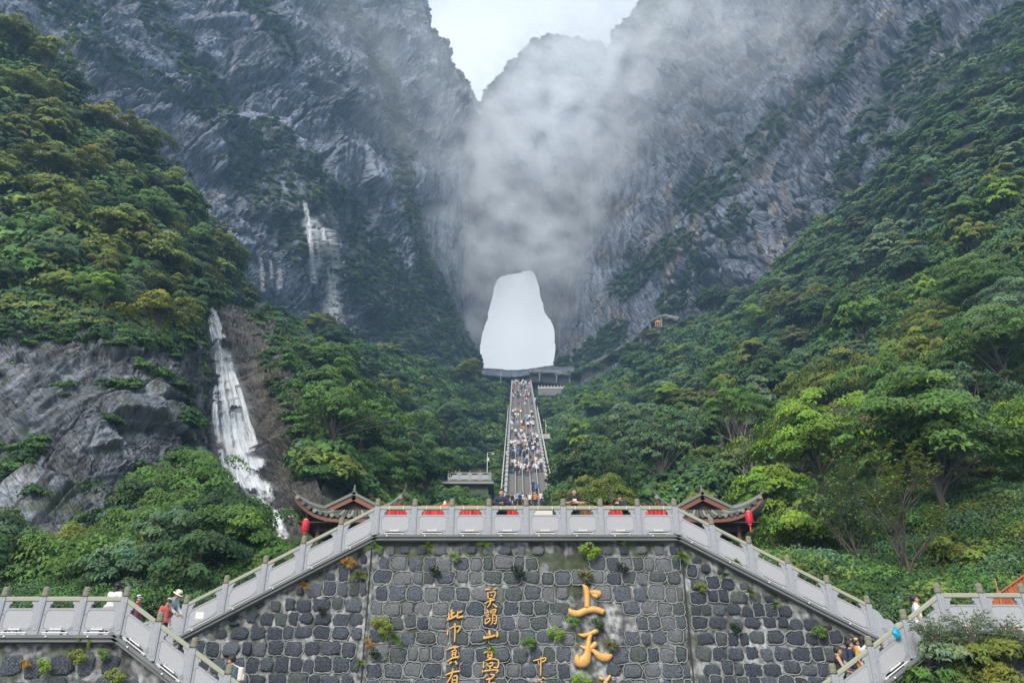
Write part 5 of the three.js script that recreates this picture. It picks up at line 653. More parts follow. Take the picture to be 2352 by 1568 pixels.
  // gable with barge boards under a low upper roof
  const rise = 0.64, slab = (w, h, d, mat, name, off) => { for (const s of [-1, 1]) { const L = Math.hypot(gw, rise), g = box(L + 0.12, h, d, L / 2 - 0.02, 0, 0); g.rotateZ(-Math.atan2(rise, gw)); if (s < 0) g.scale(-1, 1, 1); if (s < 0) { const ix = g.attributes.position, a = new Float32Array(ix.array); for (let i = 0; i < a.length; i += 9) for (let k = 0; k < 3; k++) { ix.array[i + 3 + k] = a[i + 6 + k]; ix.array[i + 6 + k] = a[i + 3 + k]; } g.computeVertexNormals(); } g.translate(0, gy + rise + off[1], off[2]); part(name, g, mat, t); } };
  slab(0, 0.09, 3.0, tileMat, 'upper_roof', [0, 0.1, -0.7 - 1.4]); slab(0, 0.13, 0.2, ridgeStone, 'gable_ridge', [0, 0.19, -0.62]); slab(0, 0.2, 0.07, redWood, 'barge_board', [0, -0.02, -0.62]);
  const tri = new THREE.Shape(); tri.moveTo(-gw, 0); tri.lineTo(gw, 0); tri.lineTo(0, rise); part('gable_wall', strip(new THREE.ExtrudeGeometry(tri, { depth: 0.06, bevelEnabled: false }).translate(0, gy, -0.95)), darkWood, t);
  part('apex_finial', merge([tube([V(0, gy + rise + 0.15, -0.62), V(0, gy + rise + 0.4, -0.62), V(0, gy + rise + 0.62, -0.62)], 0.09, 0.03, 7)]), ridgeStone, t); part('main_ridge', box(0.2, 0.22, 3.0, 0, gy + rise + 0.2, -2.1), ridgeStone, t);
  for (const cx of [-half * 0.62, -half * 0.2, half * 0.2, half * 0.62]) for (const cz of [-0.7, -half * 1.64 + 0.7]) part('column', tube([V(cx, 0, cz), V(cx, eaveY - 0.2, cz)], 0.11, 0.1, 10), maroon, t);
  part('seat_rail', merge([box(half * 1.24, 0.09, 0.08, 0, 0.95, -0.66), box(half * 1.24, 0.5, 0.05, 0, 0.5, -0.68)]), maroon, t); part('back_screen', box(half * 1.3, eaveY - 0.3, 0.06, 0, (eaveY - 0.3) / 2, -half * 1.64 + 0.6), darkWood, t); part('floor', box(half * 1.5, 0.12, half * 1.5, 0, -0.01, -half * 0.82), std([0.22, 0.22, 0.21], 0.9), t);
  part('lintel', merge([box(half * 1.4, 0.2, 0.12, 0, eaveY - 0.42, -0.7)]), darkWood, t);
  return t;
}
pavilion('open pavilion with upturned tiled eaves behind the left end of the terrace', -7.35, -34.6, 2.45, 2.32);
pavilion('open pavilion with upturned tiled eaves behind the right end of the terrace', 8.85, -34.6, 2.45, 2.32);
function lantern(x, y, D, label) { const p = at(x, y, D), t = thing('red_lantern', label, 'lantern', p.toArray(), 0, 'red paper lanterns'), red = std([0.55, 0.02, 0.05], 0.55), gold = std([0.6, 0.22, 0.08], 0.5); const ribs = []; for (let i = 0; i < 8; i++) { const a = i * Math.PI / 4; ribs.push(tube([V(Math.cos(a) * 0.12, -0.33, Math.sin(a) * 0.12), V(Math.cos(a) * 0.195, -0.24, Math.sin(a) * 0.195), V(Math.cos(a) * 0.195, 0.2, Math.sin(a) * 0.195), V(Math.cos(a) * 0.12, 0.29, Math.sin(a) * 0.12)], 0.008, 0.008, 4)); }
  part('shade', strip(new THREE.LatheGeometry([[0.11, -0.34], [0.19, -0.24], [0.185, 0], [0.19, 0.2], [0.11, 0.3]].map(([a, b]) => new THREE.Vector2(a, b)), 8)), red, t); part('ribs', merge(ribs), std([0.35, 0.01, 0.03], 0.5), t); part('cap', strip(new THREE.CylinderGeometry(0.1, 0.12, 0.06, 12).translate(0, 0.32, 0)), gold, t); part('collar', strip(new THREE.CylinderGeometry(0.12, 0.09, 0.06, 12).translate(0, -0.37, 0)), gold, t); part('tassel', merge([tube([V(0, -0.4, 0), V(0, -0.55, 0)], 0.035, 0.045, 7), tube([V(0, -0.55, 0), V(0, -0.75, 0)], 0.05, 0.035, 7)]), std([0.6, 0.08, 0.03], 0.7), t); t.scale.setScalar(0.85); part('hook', tube([V(0, 0.34, 0), V(0, 0.7, 0)], 0.012, 0.012, 4), darkMetal, t); }
lantern(701, 1207, 33.6, 'red lantern hanging from the left pavilion corner'); lantern(1721, 1188, 33.6, 'red lantern hanging from the right pavilion corner');
// ---------------------------------------------------------------- things on the terrace and landings
{ // red prayer ribbons on racks behind the balustrade
  const reds = [std([0.55, 0.012, 0.02], 0.65), std([0.42, 0.01, 0.015], 0.7), std([0.62, 0.05, 0.03], 0.65)], wood = std([0.2, 0.09, 0.03], 0.7), r = rng(140);
  [[0, 'first'], [1, 'second'], [2, 'third'], [3, 'fourth'], [5, 'sixth'], [6, 'seventh'], [7, 'eighth']].forEach(([b, w], j) => { const x = CX0 + (b + 0.5) * BAY, t = thing('ribbon_rack', `rack hung with red prayer ribbons behind the ${w} bay of the terrace balustrade`, 'ribbon rack', [x, TY + 0.25, -29.15]); part('rack_frame', merge([box(1.15, 0.05, 0.06, 0, 1.12, 0), box(0.06, 1.5, 0.06, -0.55, 0.37, 0), box(0.06, 1.5, 0.06, 0.55, 0.37, 0)]), wood, t); for (let k = 0; k < 22; k++) { const L = 0.45 + 0.35 * r(), q = -0.52 + k * 0.05, g = new THREE.PlaneGeometry(0.055, L, 1, 4), p = g.attributes.position; for (let i = 0; i < p.count; i++) p.setZ(i, 0.03 * Math.sin(p.getY(i) * 9 + k)); g.computeVertexNormals(); const o = part('ribbon', strip(g), b === 5 && k > 7 ? wood : reds[(k * 7 + j) % 3], t); o.position.set(q, 1.08 - L / 2, 0.02 + 0.03 * r()); o.rotation.y = (r() - 0.5) * 0.8; o.rotation.z = (r() - 0.5) * 0.15; } });
  const bx = thing('donation_box', 'pale box behind the fifth bay of the terrace balustrade', 'box', [CX0 + 4.45 * BAY, TY + 0.05, -29.0]); part('box_body', box(0.8, 1.0, 0.5, 0, 0.6, 0, 0.02), std([0.6, 0.6, 0.57], 0.6), bx); part('box_lid', box(0.86, 0.05, 0.56, 0, 1.12, 0), std([0.5, 0.5, 0.48], 0.6), bx);
  const s = thing('stone_table', 'round stone pedestal behind the second bay of the terrace balustrade', 'pedestal', [at(1018, 1160, 30).x, TY - 0.15, -30]); part('pedestal_top', strip(new THREE.CylinderGeometry(0.44, 0.4, 0.2, 20).translate(0, 1.52, 0)), ridgeStone, s); part('pedestal_foot', strip(new THREE.CylinderGeometry(0.25, 0.34, 1.45, 14).translate(0, 0.7, 0)), ridgeStone, s);
  const c = thing('draped_ornament', 'small pale finial draped with a red cloth on the stone pedestal', 'ornament', [s.position.x + 0.06, TY - 0.15 + 1.62, -30]); part('finial', strip(new THREE.LatheGeometry([[0, 0.36], [0.03, 0.32], [0.05, 0.25], [0.11, 0.16], [0.13, 0.04], [0.12, 0]].map(([a, b]) => new THREE.Vector2(a, b)), 14)), std([0.55, 0.52, 0.42], 0.7), c); const g = new THREE.SphereGeometry(0.3, 24, 10, 0, 6.283, 0, 1.57), p = g.attributes.position; for (let i = 0; i < p.count; i++) { const a = Math.atan2(p.getZ(i), p.getX(i)); p.setXYZ(i, p.getX(i) * (1.15 + 0.12 * Math.sin(a * 7)), p.getY(i) * 0.7 * (1 + 0.2 * Math.sin(a * 5 + 1)), p.getZ(i) * (1 + 0.12 * Math.sin(a * 7))); } g.computeVertexNormals(); part('red_cloth', strip(g), std([0.6, 0.03, 0.02], 0.7), c).position.set(0.05, -0.02, 0);
  // pale rockery with plants behind the seventh bay
  const rk = thing('garden_rock', 'pale rock with small plants behind the seventh bay of the terrace', 'rock', [at(1390, 1160, 31).x, TY + 0.7, -31]), rg = (sd, w) => { const q = new THREE.IcosahedronGeometry(w, 3), pp = q.attributes.position; for (let i = 0; i < pp.count; i++) { const v = V().fromBufferAttribute(pp, i), f = 1 + 0.35 * fbm(v.x * 2.5 + sd, v.y * 2.5, v.z * 2.5, 3); pp.setXYZ(i, v.x * f, v.y * f * 0.9, v.z * f); } q.computeVertexNormals(); return strip(q); }; const pr = std([0.42, 0.43, 0.38], 0.9, { bumpMap: bumpFine, bumpScale: 0.03 }); part('rock', merge([rg(1, 0.42).translate(0, 0.35, 0), rg(2, 0.36).translate(0.62, 0.28, 0), rg(3, 0.5).translate(0.3, -0.2, -0.1)]), pr, rk);
  const pot = crown(260, { w: 1.2, h: 0.7, base: 0.3, clumps: 10, leaves: 50, size: 0.06, up: 0.6, cr: 0.2 }); plant({ crown: pot.geo, trunk: trunkGeo(261, pot.clumps, { base: 0.3, r0: 0.03, limbs: 6 }) }, 'olive', 'potted_shrub', 'small shrub beside the pale rock behind the seventh bay', 'shrub', [rk.position.x + 0.5, TY + 0.9, -31.6], 1, 0);
  // orange boarded roof at the right edge, behind the right landing
  const ob = [std([0.36, 0.085, 0.03], 0.6), std([0.31, 0.07, 0.025], 0.65), std([0.4, 0.1, 0.035], 0.6)], A = at(2262, 1374, 27.0), t2 = thing('boarded_roof', 'sloping orange-brown boarded roof behind the right landing balustrade', 'roof', A.toArray()); for (let i = 0; i < 14; i++) { const h = 0.35 + i * 0.115; const o = part('board', box(0.2, h, 0.05, 0, h / 2 - 0.55, 0, 0.006), ob[i % 3], t2); o.position.set(i * 0.205, 0, -0.1); } part('roof_edge', tube([V(-0.1, -0.2, -0.04), V(2.9, 1.5, -0.04)], 0.03, 0.03, 5), ob[2], t2); for (const x of [0.55, 1.6]) part('batten', box(0.03, 1.1, 0.03, x, 0.1, -0.05), std([0.45, 0.22, 0.1], 0.6), t2);
  const pl = thing('boarded_front', 'orange-brown boarding seen through the openings of the right landing balustrade', 'boarding', [at(2230, 1440, 25.2).x, LY - 0.1, -25.2]); for (let i = 0; i < 18; i++) part('board', box(0.2, 0.5, 0.04, 0, 0.3, 0), ob[(i * 2) % 3], pl).position.x = i * 0.205;
}
{ // waterfalls: strands of white water that follow the rock
  const water = new THREE.MeshPhysicalMaterial({ color: lin(0.82, 0.86, 0.9), roughness: 0.5, transmission: 0.35, thickness: 0, vertexColors: true, transparent: true, side: THREE.DoubleSide }), r = rng(150);
  const strand = (pts, w0, w1, seed, alpha) => { alpha = Math.min(1, alpha * 1.35); const cv = new THREE.CatmullRomCurve3(pts).getPoints(90), P = [], C = [], I = [], W = 6, q = rng(seed); cv.forEach((p, i) => { const t = i / 90, w = 1.25 * lerp(w0, w1, t) * (0.75 + 0.5 * fbm(t * 9, seed, 0, 3) + 0.25); for (let k = 0; k <= W; k++) { const s = k / W * 2 - 1, a = alpha * (1 - Math.pow(Math.abs(s), 2.5)) * clamp(0.72 + 1.5 * fbm(s * 3 + seed, t * 9, seed, 5), 0.06, 1) * smooth(0, 0.04, t) * smooth(1.0, 0.93, t); P.push(p.x + s * w, p.y + 0.12 * fbm(s * 2, t * 30, seed, 2), p.z + 0.25 * (1 - s * s) * w + 0.2 * fbm(s * 3, t * 25, seed + 5, 2)); C.push(1, 1, 1, a); } }); for (let i = 0; i < 90; i++) for (let k = 0; k < W; k++) { const A = i * (W + 1) + k; I.push(A, A + 1, A + W + 1, A + 1, A + W + 2, A + W + 1); } const g = new THREE.BufferGeometry(); g.setAttribute('position', new THREE.Float32BufferAttribute(P, 3)); g.setAttribute('color', new THREE.Float32BufferAttribute(C, 4)); g.setIndex(I); g.computeVertexNormals(); return g; };
  const onGeo = (g, x, y, off) => { const a = g.attributes.position, p = V(); let best = 1e9, bp = null; for (let i = 0; i < a.count; i += 1) { p.fromBufferAttribute(a, i); const q = proj(p), d = (q[0] - x) ** 2 + (q[1] - y) ** 2; if (d < best && p.z > -380) { best = d; bp = p.clone(); } } return bp.add(V(0, 0, 0)).lerp(camera.position, off / bp.distanceTo(camera.position)); };
  const fall = (name, label, g, lines, off) => { const t = thing(name, label, 'waterfall'); lines.forEach(([pts, w0, w1, a], i) => part('water_strand', strand(pts.map(([x, y]) => onGeo(g, x, y, off)), w0, w1, 151 + i * 7 + name.length, a), water, t)); };
  const flow = [[482, 705], [494, 750], [507, 800], [515, 850], [522, 900], [530, 955], [542, 1010], [556, 1065], [574, 1115], [597, 1155]], halfW = [9, 14, 18, 20, 32, 38, 42, 46, 44, 34], lines = [];
  for (let k = 0; k < 34; k++) { const s = (k + 0.5) / 34 * 2 - 1, i0 = k % 3 ? 3 : 0, i1 = 10, pts = []; let q = s + (r() - 0.5) * 0.2; for (let i = i0; i < i1; i++) { q = clamp(q + (r() - 0.5) * 0.16, -1, 1); pts.push([flow[i][0] + q * halfW[i], flow[i][1] + (r() - 0.5) * 6]); } lines.push([pts, 0.08 + 0.1 * r(), 0.14 + 0.2 * r(), 0.4 + 0.35 * r()]); }
  for (const s of [-0.55, 0, 0.5]) lines.push([flow.slice(2).map(([x, y], i) => [x + s * halfW[i + 2], y]), 1.1, 1.5, 0.16]);
  for (const s of [-0.6, 0.2]) lines.push([flow.slice(0, 4).map(([x, y], i) => [x + s * halfW[i], y]), 0.6, 0.8, 0.3]);
  lines.push([[[575, 1135], [595, 1155], [612, 1178], [632, 1210], [648, 1250]], 0.5, 0.4, 0.9], [[[590, 1150], [620, 1170], [640, 1185], [660, 1215], [668, 1250]], 0.35, 0.35, 0.8], [[[600, 1150], [625, 1172], [640, 1200], [652, 1245]], 0.25, 0.3, 0.8], [[[630, 1165], [662, 1180], [684, 1196]], 0.25, 0.25, 0.7]);
  fall('waterfall', 'white waterfall tumbling down the brown rock gully', gullyGeo, lines, 0.9);
  fall('wall_waterfall', 'thin white waterfalls streaming down the left cliff face', leftCliffGeo, [
    [[[700, 462], [706, 510], [712, 560], [714, 600], [718, 650]], 0.68, 1.08, 0.9], [[[706, 480], [712, 530], [716, 590]], 0.41, 0.68, 0.7], [[[714, 575], [717, 610], [721, 655]], 0.94, 1.22, 0.8], [[[742, 520], [746, 560], [756, 590], [772, 622]], 0.68, 1.22, 0.75], [[[726, 515], [730, 560], [734, 610]], 0.35, 0.4, 0.5], [[[755, 530], [759, 570], [763, 600]], 0.41, 0.68, 0.5], [[[768, 535], [773, 580], [778, 620]], 0.41, 0.54, 0.45], [[[752, 610], [758, 665], [761, 715], [767, 762]], 0.68, 1.35, 0.85], [[[762, 620], [768, 670], [770, 720]], 0.41, 0.81, 0.6], [[[780, 545], [786, 590], [792, 640]], 0.41, 0.68, 0.5], [[[738, 640], [743, 690], [746, 735]], 0.54, 0.81, 0.45],
    [[[710, 500], [722, 560], [730, 620]], 3.20, 3.40, 0.55], [[[748, 525], [758, 570], [768, 625]], 3.40, 3.60, 0.55], [[[755, 630], [762, 690], [768, 750]], 3.00, 3.80, 0.55], [[[714, 590], [718, 640]], 2.40, 2.80, 0.55],
    [[[596, 590], [602, 630], [600, 675]], 0.68, 0.94, 0.4], [[[622, 600], [626, 640]], 0.54, 0.68, 0.35], [[[640, 615], [638, 665]], 0.81, 1.08, 0.35],
  ], 3.6);
}
// ---------------------------------------------------------------- people: one smooth body each, clothes and hair over it
function meshField(f, lo, hi, h) { // surface nets over a signed distance
  const nx = Math.ceil((hi[0] - lo[0]) / h) + 1, ny = Math.ceil((hi[1] - lo[1]) / h) + 1, nz = Math.ceil((hi[2] - lo[2]) / h) + 1, F = new Float32Array(nx * ny * nz), ix = (i, j, k) => (k * ny + j) * nx + i;
  for (let k = 0; k < nz; k++) for (let j = 0; j < ny; j++) for (let i = 0; i < nx; i++) F[ix(i, j, k)] = f(lo[0] + i * h, lo[1] + j * h, lo[2] + k * h);
  const vid = new Int32Array(nx * ny * nz).fill(-1), P = [], I = [];
  for (let k = 0; k < nz - 1; k++) for (let j = 0; j < ny - 1; j++) for (let i = 0; i < nx - 1; i++) {
    let n = 0, x = 0, y = 0, z = 0; const c = [];
    for (let q = 0; q < 8; q++) c.push(F[ix(i + (q & 1), j + ((q >> 1) & 1), k + (q >> 2))]);
    for (let a = 0; a < 8; a++) for (const b of [a | 1, a | 2, a | 4]) if (b !== a && (c[a] < 0) !== (c[b] < 0)) { const t = c[a] / (c[a] - c[b]); x += (a & 1) + t * ((b & 1) - (a & 1)); y += ((a >> 1) & 1) + t * (((b >> 1) & 1) - ((a >> 1) & 1)); z += (a >> 2) + t * ((b >> 2) - (a >> 2)); n++; }
    if (n) { vid[ix(i, j, k)] = P.length / 3; P.push(lo[0] + (i + x / n) * h, lo[1] + (j + y / n) * h, lo[2] + (k + z / n) * h); }
  }
  const quad = (a, b, c, d, s) => { if (a < 0 || b < 0 || c < 0 || d < 0) return; s ? I.push(a, b, c, a, c, d) : I.push(a, c, b, a, d, c); };
  for (let k = 1; k < nz - 1; k++) for (let j = 1; j < ny - 1; j++) for (let i = 1; i < nx - 1; i++) { const s = F[ix(i, j, k)] < 0;
    if (s !== (F[ix(i + 1, j, k)] < 0)) quad(vid[ix(i, j - 1, k - 1)], vid[ix(i, j, k - 1)], vid[ix(i, j, k)], vid[ix(i, j - 1, k)], s);
    if (s !== (F[ix(i, j + 1, k)] < 0)) quad(vid[ix(i - 1, j, k - 1)], vid[ix(i - 1, j, k)], vid[ix(i, j, k)], vid[ix(i, j, k - 1)], s);
    if (s !== (F[ix(i, j, k + 1)] < 0)) quad(vid[ix(i - 1, j - 1, k)], vid[ix(i, j - 1, k)], vid[ix(i, j, k)], vid[ix(i - 1, j, k)], s); }
  const g = new THREE.BufferGeometry(); g.setAttribute('position', new THREE.Float32BufferAttribute(P, 3)); g.setIndex(I); g.computeVertexNormals(); return g;
}
const capD = (x, y, z, c) => { const [ax, ay, az, bx, by, bz, ra, rb] = c, dx = bx - ax, dy = by - ay, dz = bz - az, l = dx * dx + dy * dy + dz * dz, t = l ? clamp(((x - ax) * dx + (y - ay) * dy + (z - az) * dz) / l, 0, 1) : 0; return Math.hypot(x - ax - dx * t, y - ay - dy * t, z - az - dz * t) - ra - (rb - ra) * t; };
const field = (caps, k, grow = 0) => (x, y, z) => { let d = 9; for (const c of caps) { const e = capD(x, y, z, c), q = Math.max(k - Math.abs(d - e), 0) / k; d = Math.min(d, e) - q * q * k * 0.25; } return d - grow; };
function bounds(caps, pad) { const lo = [9, 9, 9], hi = [-9, -9, -9]; for (const c of caps) for (let i = 0; i < 3; i++) { const r = Math.max(c[6], c[7]) + pad; lo[i] = Math.min(lo[i], c[i] - r, c[i + 3] - r); hi[i] = Math.max(hi[i], c[i] + r, c[i + 3] + r); } return [lo, hi]; }
const cap = (a, b, ra, rb = ra) => [a.x, a.y, a.z, b.x, b.y, b.z, ra, rb];
const meshCaps = (caps, k, h, grow = 0, cut) => { const [lo, hi] = bounds(caps, grow + 2.5 * h), f = field(caps, k, grow); return meshField(cut ? (x, y, z) => Math.max(f(x, y, z), cut(x, y, z)) : f, lo, hi, h); };
const skinMat = std([0.46, 0.27, 0.185], 0.6), hairMat = std([0.012, 0.011, 0.012], 0.5), eyeMat = std([0.03, 0.025, 0.025], 0.3), lipMat = std([0.32, 0.12, 0.1], 0.6);
const cloth = new Map(); const fabric = (c) => { const k = c.join(); if (!cloth.has(k)) cloth.set(k, std(c, 0.9)); return cloth.get(k); };
// pose: lean (forward, radians), hands and elbows as places, head turn/nod, legs 'stand' or 'step'; the figure faces +z
function skeleton({ s = 1, lean = 0, nod = 0, look = 0, elbows, hands, step = 0, tilt = 0 }) {
  const up = (x, y, z) => { const Y = y - 0.93; return V(x + tilt * Y, 0.93 + Y * Math.cos(lean) - z * Math.sin(lean), Y * Math.sin(lean) + z * Math.cos(lean)); };
  const J = { pelvis: V(0, 0.95, 0), waist: up(0, 1.1, 0), chest: up(0, 1.3, 0.005), neck: up(0, 1.46, 0) };
  J.sh = [-1, 1].map((e) => up(e * 0.175, 1.4, -0.005)); J.el = elbows ? elbows.map((q) => V(...q)) : [-1, 1].map((e) => up(e * 0.235, 1.13, -0.03)); J.wr = hands ? hands.map((q) => V(...q)) : [-1, 1].map((e) => up(e * 0.245, 0.9, 0.06));
  J.hip = [-1, 1].map((e) => V(e * 0.09, 0.92, 0)); J.kn = [-1, 1].map((e) => V(e * 0.1, 0.5 + (e > 0 ? step * 0.14 : 0), e > 0 ? 0.03 + step * 0.3 : 0.02 - step * 0.05)); J.an = [-1, 1].map((e) => V(e * 0.105, 0.085 + (e > 0 ? step * 0.17 : 0), e > 0 ? step * 0.26 : -step * 0.18));
  J.headQ = new THREE.Quaternion().setFromEuler(new THREE.Euler(nod + lean * 0.35, look, 0, 'YXZ')); J.head = J.neck.clone().add(V(0, 0.135, 0.025).applyQuaternion(J.headQ)); return J;
}
function headParts(J) { const H = (x, y, z) => V(x, y, z).applyQuaternion(J.headQ).add(J.head); return { H,
  skull: [cap(H(0, 0.035, -0.025), H(0, 0.035, 0.015), 0.084, 0.082), cap(H(0, -0.01, 0.02), H(0, -0.075, 0.045), 0.066, 0.045), cap(H(-0.03, -0.03, 0.045), H(0.03, -0.03, 0.045), 0.046), cap(H(0, 0.008, 0.092), H(0, -0.024, 0.104), 0.009, 0.014), cap(H(-0.083, 0.0, -0.005), H(-0.086, -0.03, 0.0), 0.016, 0.012), cap(H(0.083, 0.0, -0.005), H(0.086, -0.03, 0.0), 0.016, 0.012)] }; }
function handCaps(w, dir, nrm, e) { // palm, four bent fingers of unequal length, thumb from the side
  const d = dir.clone().normalize(), n = nrm.clone().addScaledVector(d, -nrm.dot(d)).normalize(), t = V().crossVectors(n, d).multiplyScalar(e), o = (a, b, c) => w.clone().addScaledVector(d, a).addScaledVector(t, b).addScaledVector(n, c), L = [];
  L.push(cap(o(0, 0, 0), o(0.03, 0.012, 0), 0.026, 0.02), cap(o(0.03, -0.02, 0), o(0.085, -0.026, -0.004), 0.014), cap(o(0.03, 0.02, 0), o(0.088, 0.026, -0.004), 0.015), cap(o(0.035, 0, 0), o(0.092, 0, 0), 0.015));
  [[-0.032, 0.055], [-0.011, 0.07], [0.011, 0.074], [0.032, 0.066]].forEach(([b, l]) => { const k = o(0.088, b, 0), m = o(0.088 + l * 0.55, b * 1.08, -l * 0.18), f = o(0.088 + l * 0.8, b * 1.05, -l * 0.6); L.push(cap(k, m, 0.0095, 0.009), cap(m, f, 0.009, 0.0075)); });
  L.push(cap(o(0.025, 0.026, -0.005), o(0.06, 0.052, -0.015), 0.0125, 0.011), cap(o(0.06, 0.052, -0.015), o(0.088, 0.054, -0.03), 0.0105, 0.009)); return L;
}
function person(label, pos, turn, o) {
  const J = skeleton(o), { H, skull } = headParts(J), fine = !o.coarse, h = fine ? 0.018 : 0.036, t = thing('person', label, 'person', pos, turn, o.group), arms = [0, 1].flatMap((i) => [cap(J.sh[i], J.el[i], 0.047, 0.038), cap(J.el[i], J.wr[i], 0.039, 0.027)]), legs = [0, 1].flatMap((i) => [cap(J.hip[i], J.kn[i], 0.082, 0.056), cap(J.kn[i], J.an[i], 0.056, 0.036)]), feet = [0, 1].map((i) => cap(J.an[i].clone().add(V(0, -0.04, -0.03)), J.an[i].clone().add(V(0, -0.055, 0.14)), 0.045, 0.036));
  const torso = [cap(J.pelvis.clone().add(V(-0.07, 0, 0)), J.pelvis.clone().add(V(0.07, 0, 0)), 0.105), cap(J.pelvis, J.waist, 0.11, 0.105), cap(J.waist.clone(), J.chest, 0.108, 0.112), cap(J.chest.clone().lerp(J.sh[0], 0.45), J.chest.clone().lerp(J.sh[1], 0.45), 0.105), cap(J.sh[0], J.sh[1], 0.052), cap(J.chest, J.neck, 0.075, 0.052), cap(J.neck, J.head, 0.05, 0.052)];
  const body = [...torso, ...arms, ...legs, ...feet]; const dirs = [0, 1].map((i) => (o.handDirs ? V(...o.handDirs[i]) : J.wr[i].clone().sub(J.el[i]))), nrm = [0, 1].map((i) => (o.handUps ? V(...o.handUps[i]) : V(i ? 1 : -1, 0.2, 0)));
  const parts = [meshCaps([...body, ...(fine ? [] : skull), ...(fine ? [] : [0, 1].map((i) => cap(J.wr[i], J.wr[i].clone().addScaledVector(dirs[i].normalize(), 0.13), 0.03, 0.022)))], 0.035, h)];
  if (fine) { parts.push(meshCaps([...skull, cap(J.neck, J.head, 0.047, 0.05)], 0.02, 0.009)); for (const i of [0, 1]) parts.push(meshCaps(handCaps(J.wr[i], dirs[i], nrm[i], i ? -1 : 1), 0.008, 0.006)); }
  const skin = mergeGeometries(parts.map((g) => { const q = g.toNonIndexed(); return q; })); part('body', skin, o.skin ?? skinMat, t);
  // clothes
  const sleeve = o.sleeve ?? 0.6, slv = [0, 1].flatMap((i) => (sleeve <= 0 ? [] : sleeve >= 2 ? [cap(J.sh[i], J.el[i], 0.05, 0.046), cap(J.el[i], J.el[i].clone().lerp(J.wr[i], sleeve - 1.1), 0.047, 0.037)] : [cap(J.sh[i], J.sh[i].clone().lerp(J.el[i], sleeve), 0.056, 0.056)]));
  const sh = [...torso.slice(0, 4), ...(sleeve > 0 ? [torso[4]] : [cap(J.chest.clone().lerp(J.sh[0], 0.75), J.chest.clone().lerp(J.sh[1], 0.75), 0.075)]), cap(J.chest, J.chest.clone().lerp(J.neck, 0.72), 0.09, 0.062), ...slv, cap(J.pelvis.clone().add(V(-0.05, -0.06, 0)), J.pelvis.clone().add(V(0.05, -0.06, 0)), 0.125)];
  part('shirt', meshCaps(sh, 0.035, h, 0.014, (x, y, z) => 0.86 - y), fabric(o.shirt), t);
  const leg = o.shorts ? [0, 1].map((i) => cap(J.hip[i], J.kn[i], 0.09, 0.075)) : [0, 1].flatMap((i) => [cap(J.hip[i], J.kn[i], 0.085, 0.064), cap(J.kn[i], J.an[i].clone().add(V(0, 0.02, 0)), 0.063, 0.052)]);
  part('trousers', meshCaps([torso[0], cap(J.pelvis, J.pelvis.clone().lerp(J.waist, 0.3), 0.112), ...leg], 0.03, h, 0.01), fabric(o.trousers ?? [0.03, 0.035, 0.05]), t);
  part('shoes', meshCaps(feet, 0.01, fine ? 0.012 : 0.03, 0.008, (x, y, z) => -0.0 - y - 0.1), fabric(o.shoes ?? [0.1, 0.1, 0.1]), t);
  // hair: a shell over the skull, open at the face
  const inv = J.headQ.clone().invert(), q = V(), hairCaps = [cap(H(0, 0.045, -0.03), H(0, 0.045, 0.012), 0.103, 0.1), ...(o.hair === 'long' ? [cap(H(0, 0.0, -0.06), H(0, -0.22, -0.07), 0.075, 0.055)] : o.hair === 'tail' ? [cap(H(0, 0.05, -0.12), H(0, -0.18, -0.16), 0.035, 0.025)] : [cap(H(0, -0.02, -0.055), H(0, -0.03, -0.05), 0.062)])];
  { const [lo, hi] = bounds(hairCaps, 0.04), hf = field(hairCaps, 0.02, 0.004), short = !o.hair, hg = (x, y, z) => { q.set(x, y, z).sub(J.head).applyQuaternion(inv); const face = Math.min(q.z - 0.012 - 0.25 * Math.max(0, q.y), 0.066 - q.y + 0.014 * n3(q.x * 30, 2, o.s ?? 1)); return Math.max(hf(x, y, z) + (fine ? 0.007 * n3(q.x * 38, q.y * 30, q.z * 38) : 0), face, short ? -0.055 - q.y : -1); }; part('hair', meshField(hg, lo, hi, fine ? 0.008 : 0.034), o.hairColor ? fabric(o.hairColor) : hairMat, t); }
  if (fine) { const at3 = (g, p) => g.translate(p.x, p.y, p.z); part('eyes', merge([-1, 1].map((e) => at3(new THREE.SphereGeometry(0.0125, 8, 6).scale(1.25, 0.6, 0.6), H(e * 0.032, 0.008, 0.083)))), eyeMat, t); part('eyebrows', merge([-1, 1].map((e) => at3(new THREE.SphereGeometry(0.014, 8, 5).scale(1.4, 0.32, 0.5), H(e * 0.034, 0.03, 0.087)))), hairMat, t); part('mouth', at3(strip(new THREE.SphereGeometry(0.018, 8, 6).scale(1.25, 0.35, 0.5)), H(0, -0.056, 0.086)), lipMat, t); }
  if (o.hat) { const prof = o.hat === 'bucket' ? [[0, 0.13], [0.075, 0.125], [0.098, 0.09], [0.105, 0.03], [0.17, -0.005], [0.168, -0.012], [0.1, 0.02]] : [[0, 0.115], [0.06, 0.108], [0.09, 0.07], [0.1, 0.02], [0.101, 0.0], [0.098, 0.0]], g = new THREE.LatheGeometry(prof.map(([a, b]) => new THREE.Vector2(a, b)), 18), m = [strip(g)]; if (o.hat === 'cap') m.push(strip(new THREE.CylinderGeometry(0.075, 0.085, 0.012, 14).translate(0, 0.01, 0.1))); const M = merge(m); M.applyMatrix4(new THREE.Matrix4().compose(H(0, 0.045, -0.005), J.headQ, V(1, 1, 1))); part('hat', M, fabric(o.hatColor), t); }
  if (o.print) { const c = J.chest.clone().add(V(0, -0.03, 0.13)); part('shirt_print', box(0.14, 0.11, 0.012, c.x, c.y, c.z, 0.004), fabric([0.6, 0.6, 0.6]), t); }
  t.scale.setScalar(o.s ?? 1); t.userData.J = undefined; delete t.userData.J; return t;
}
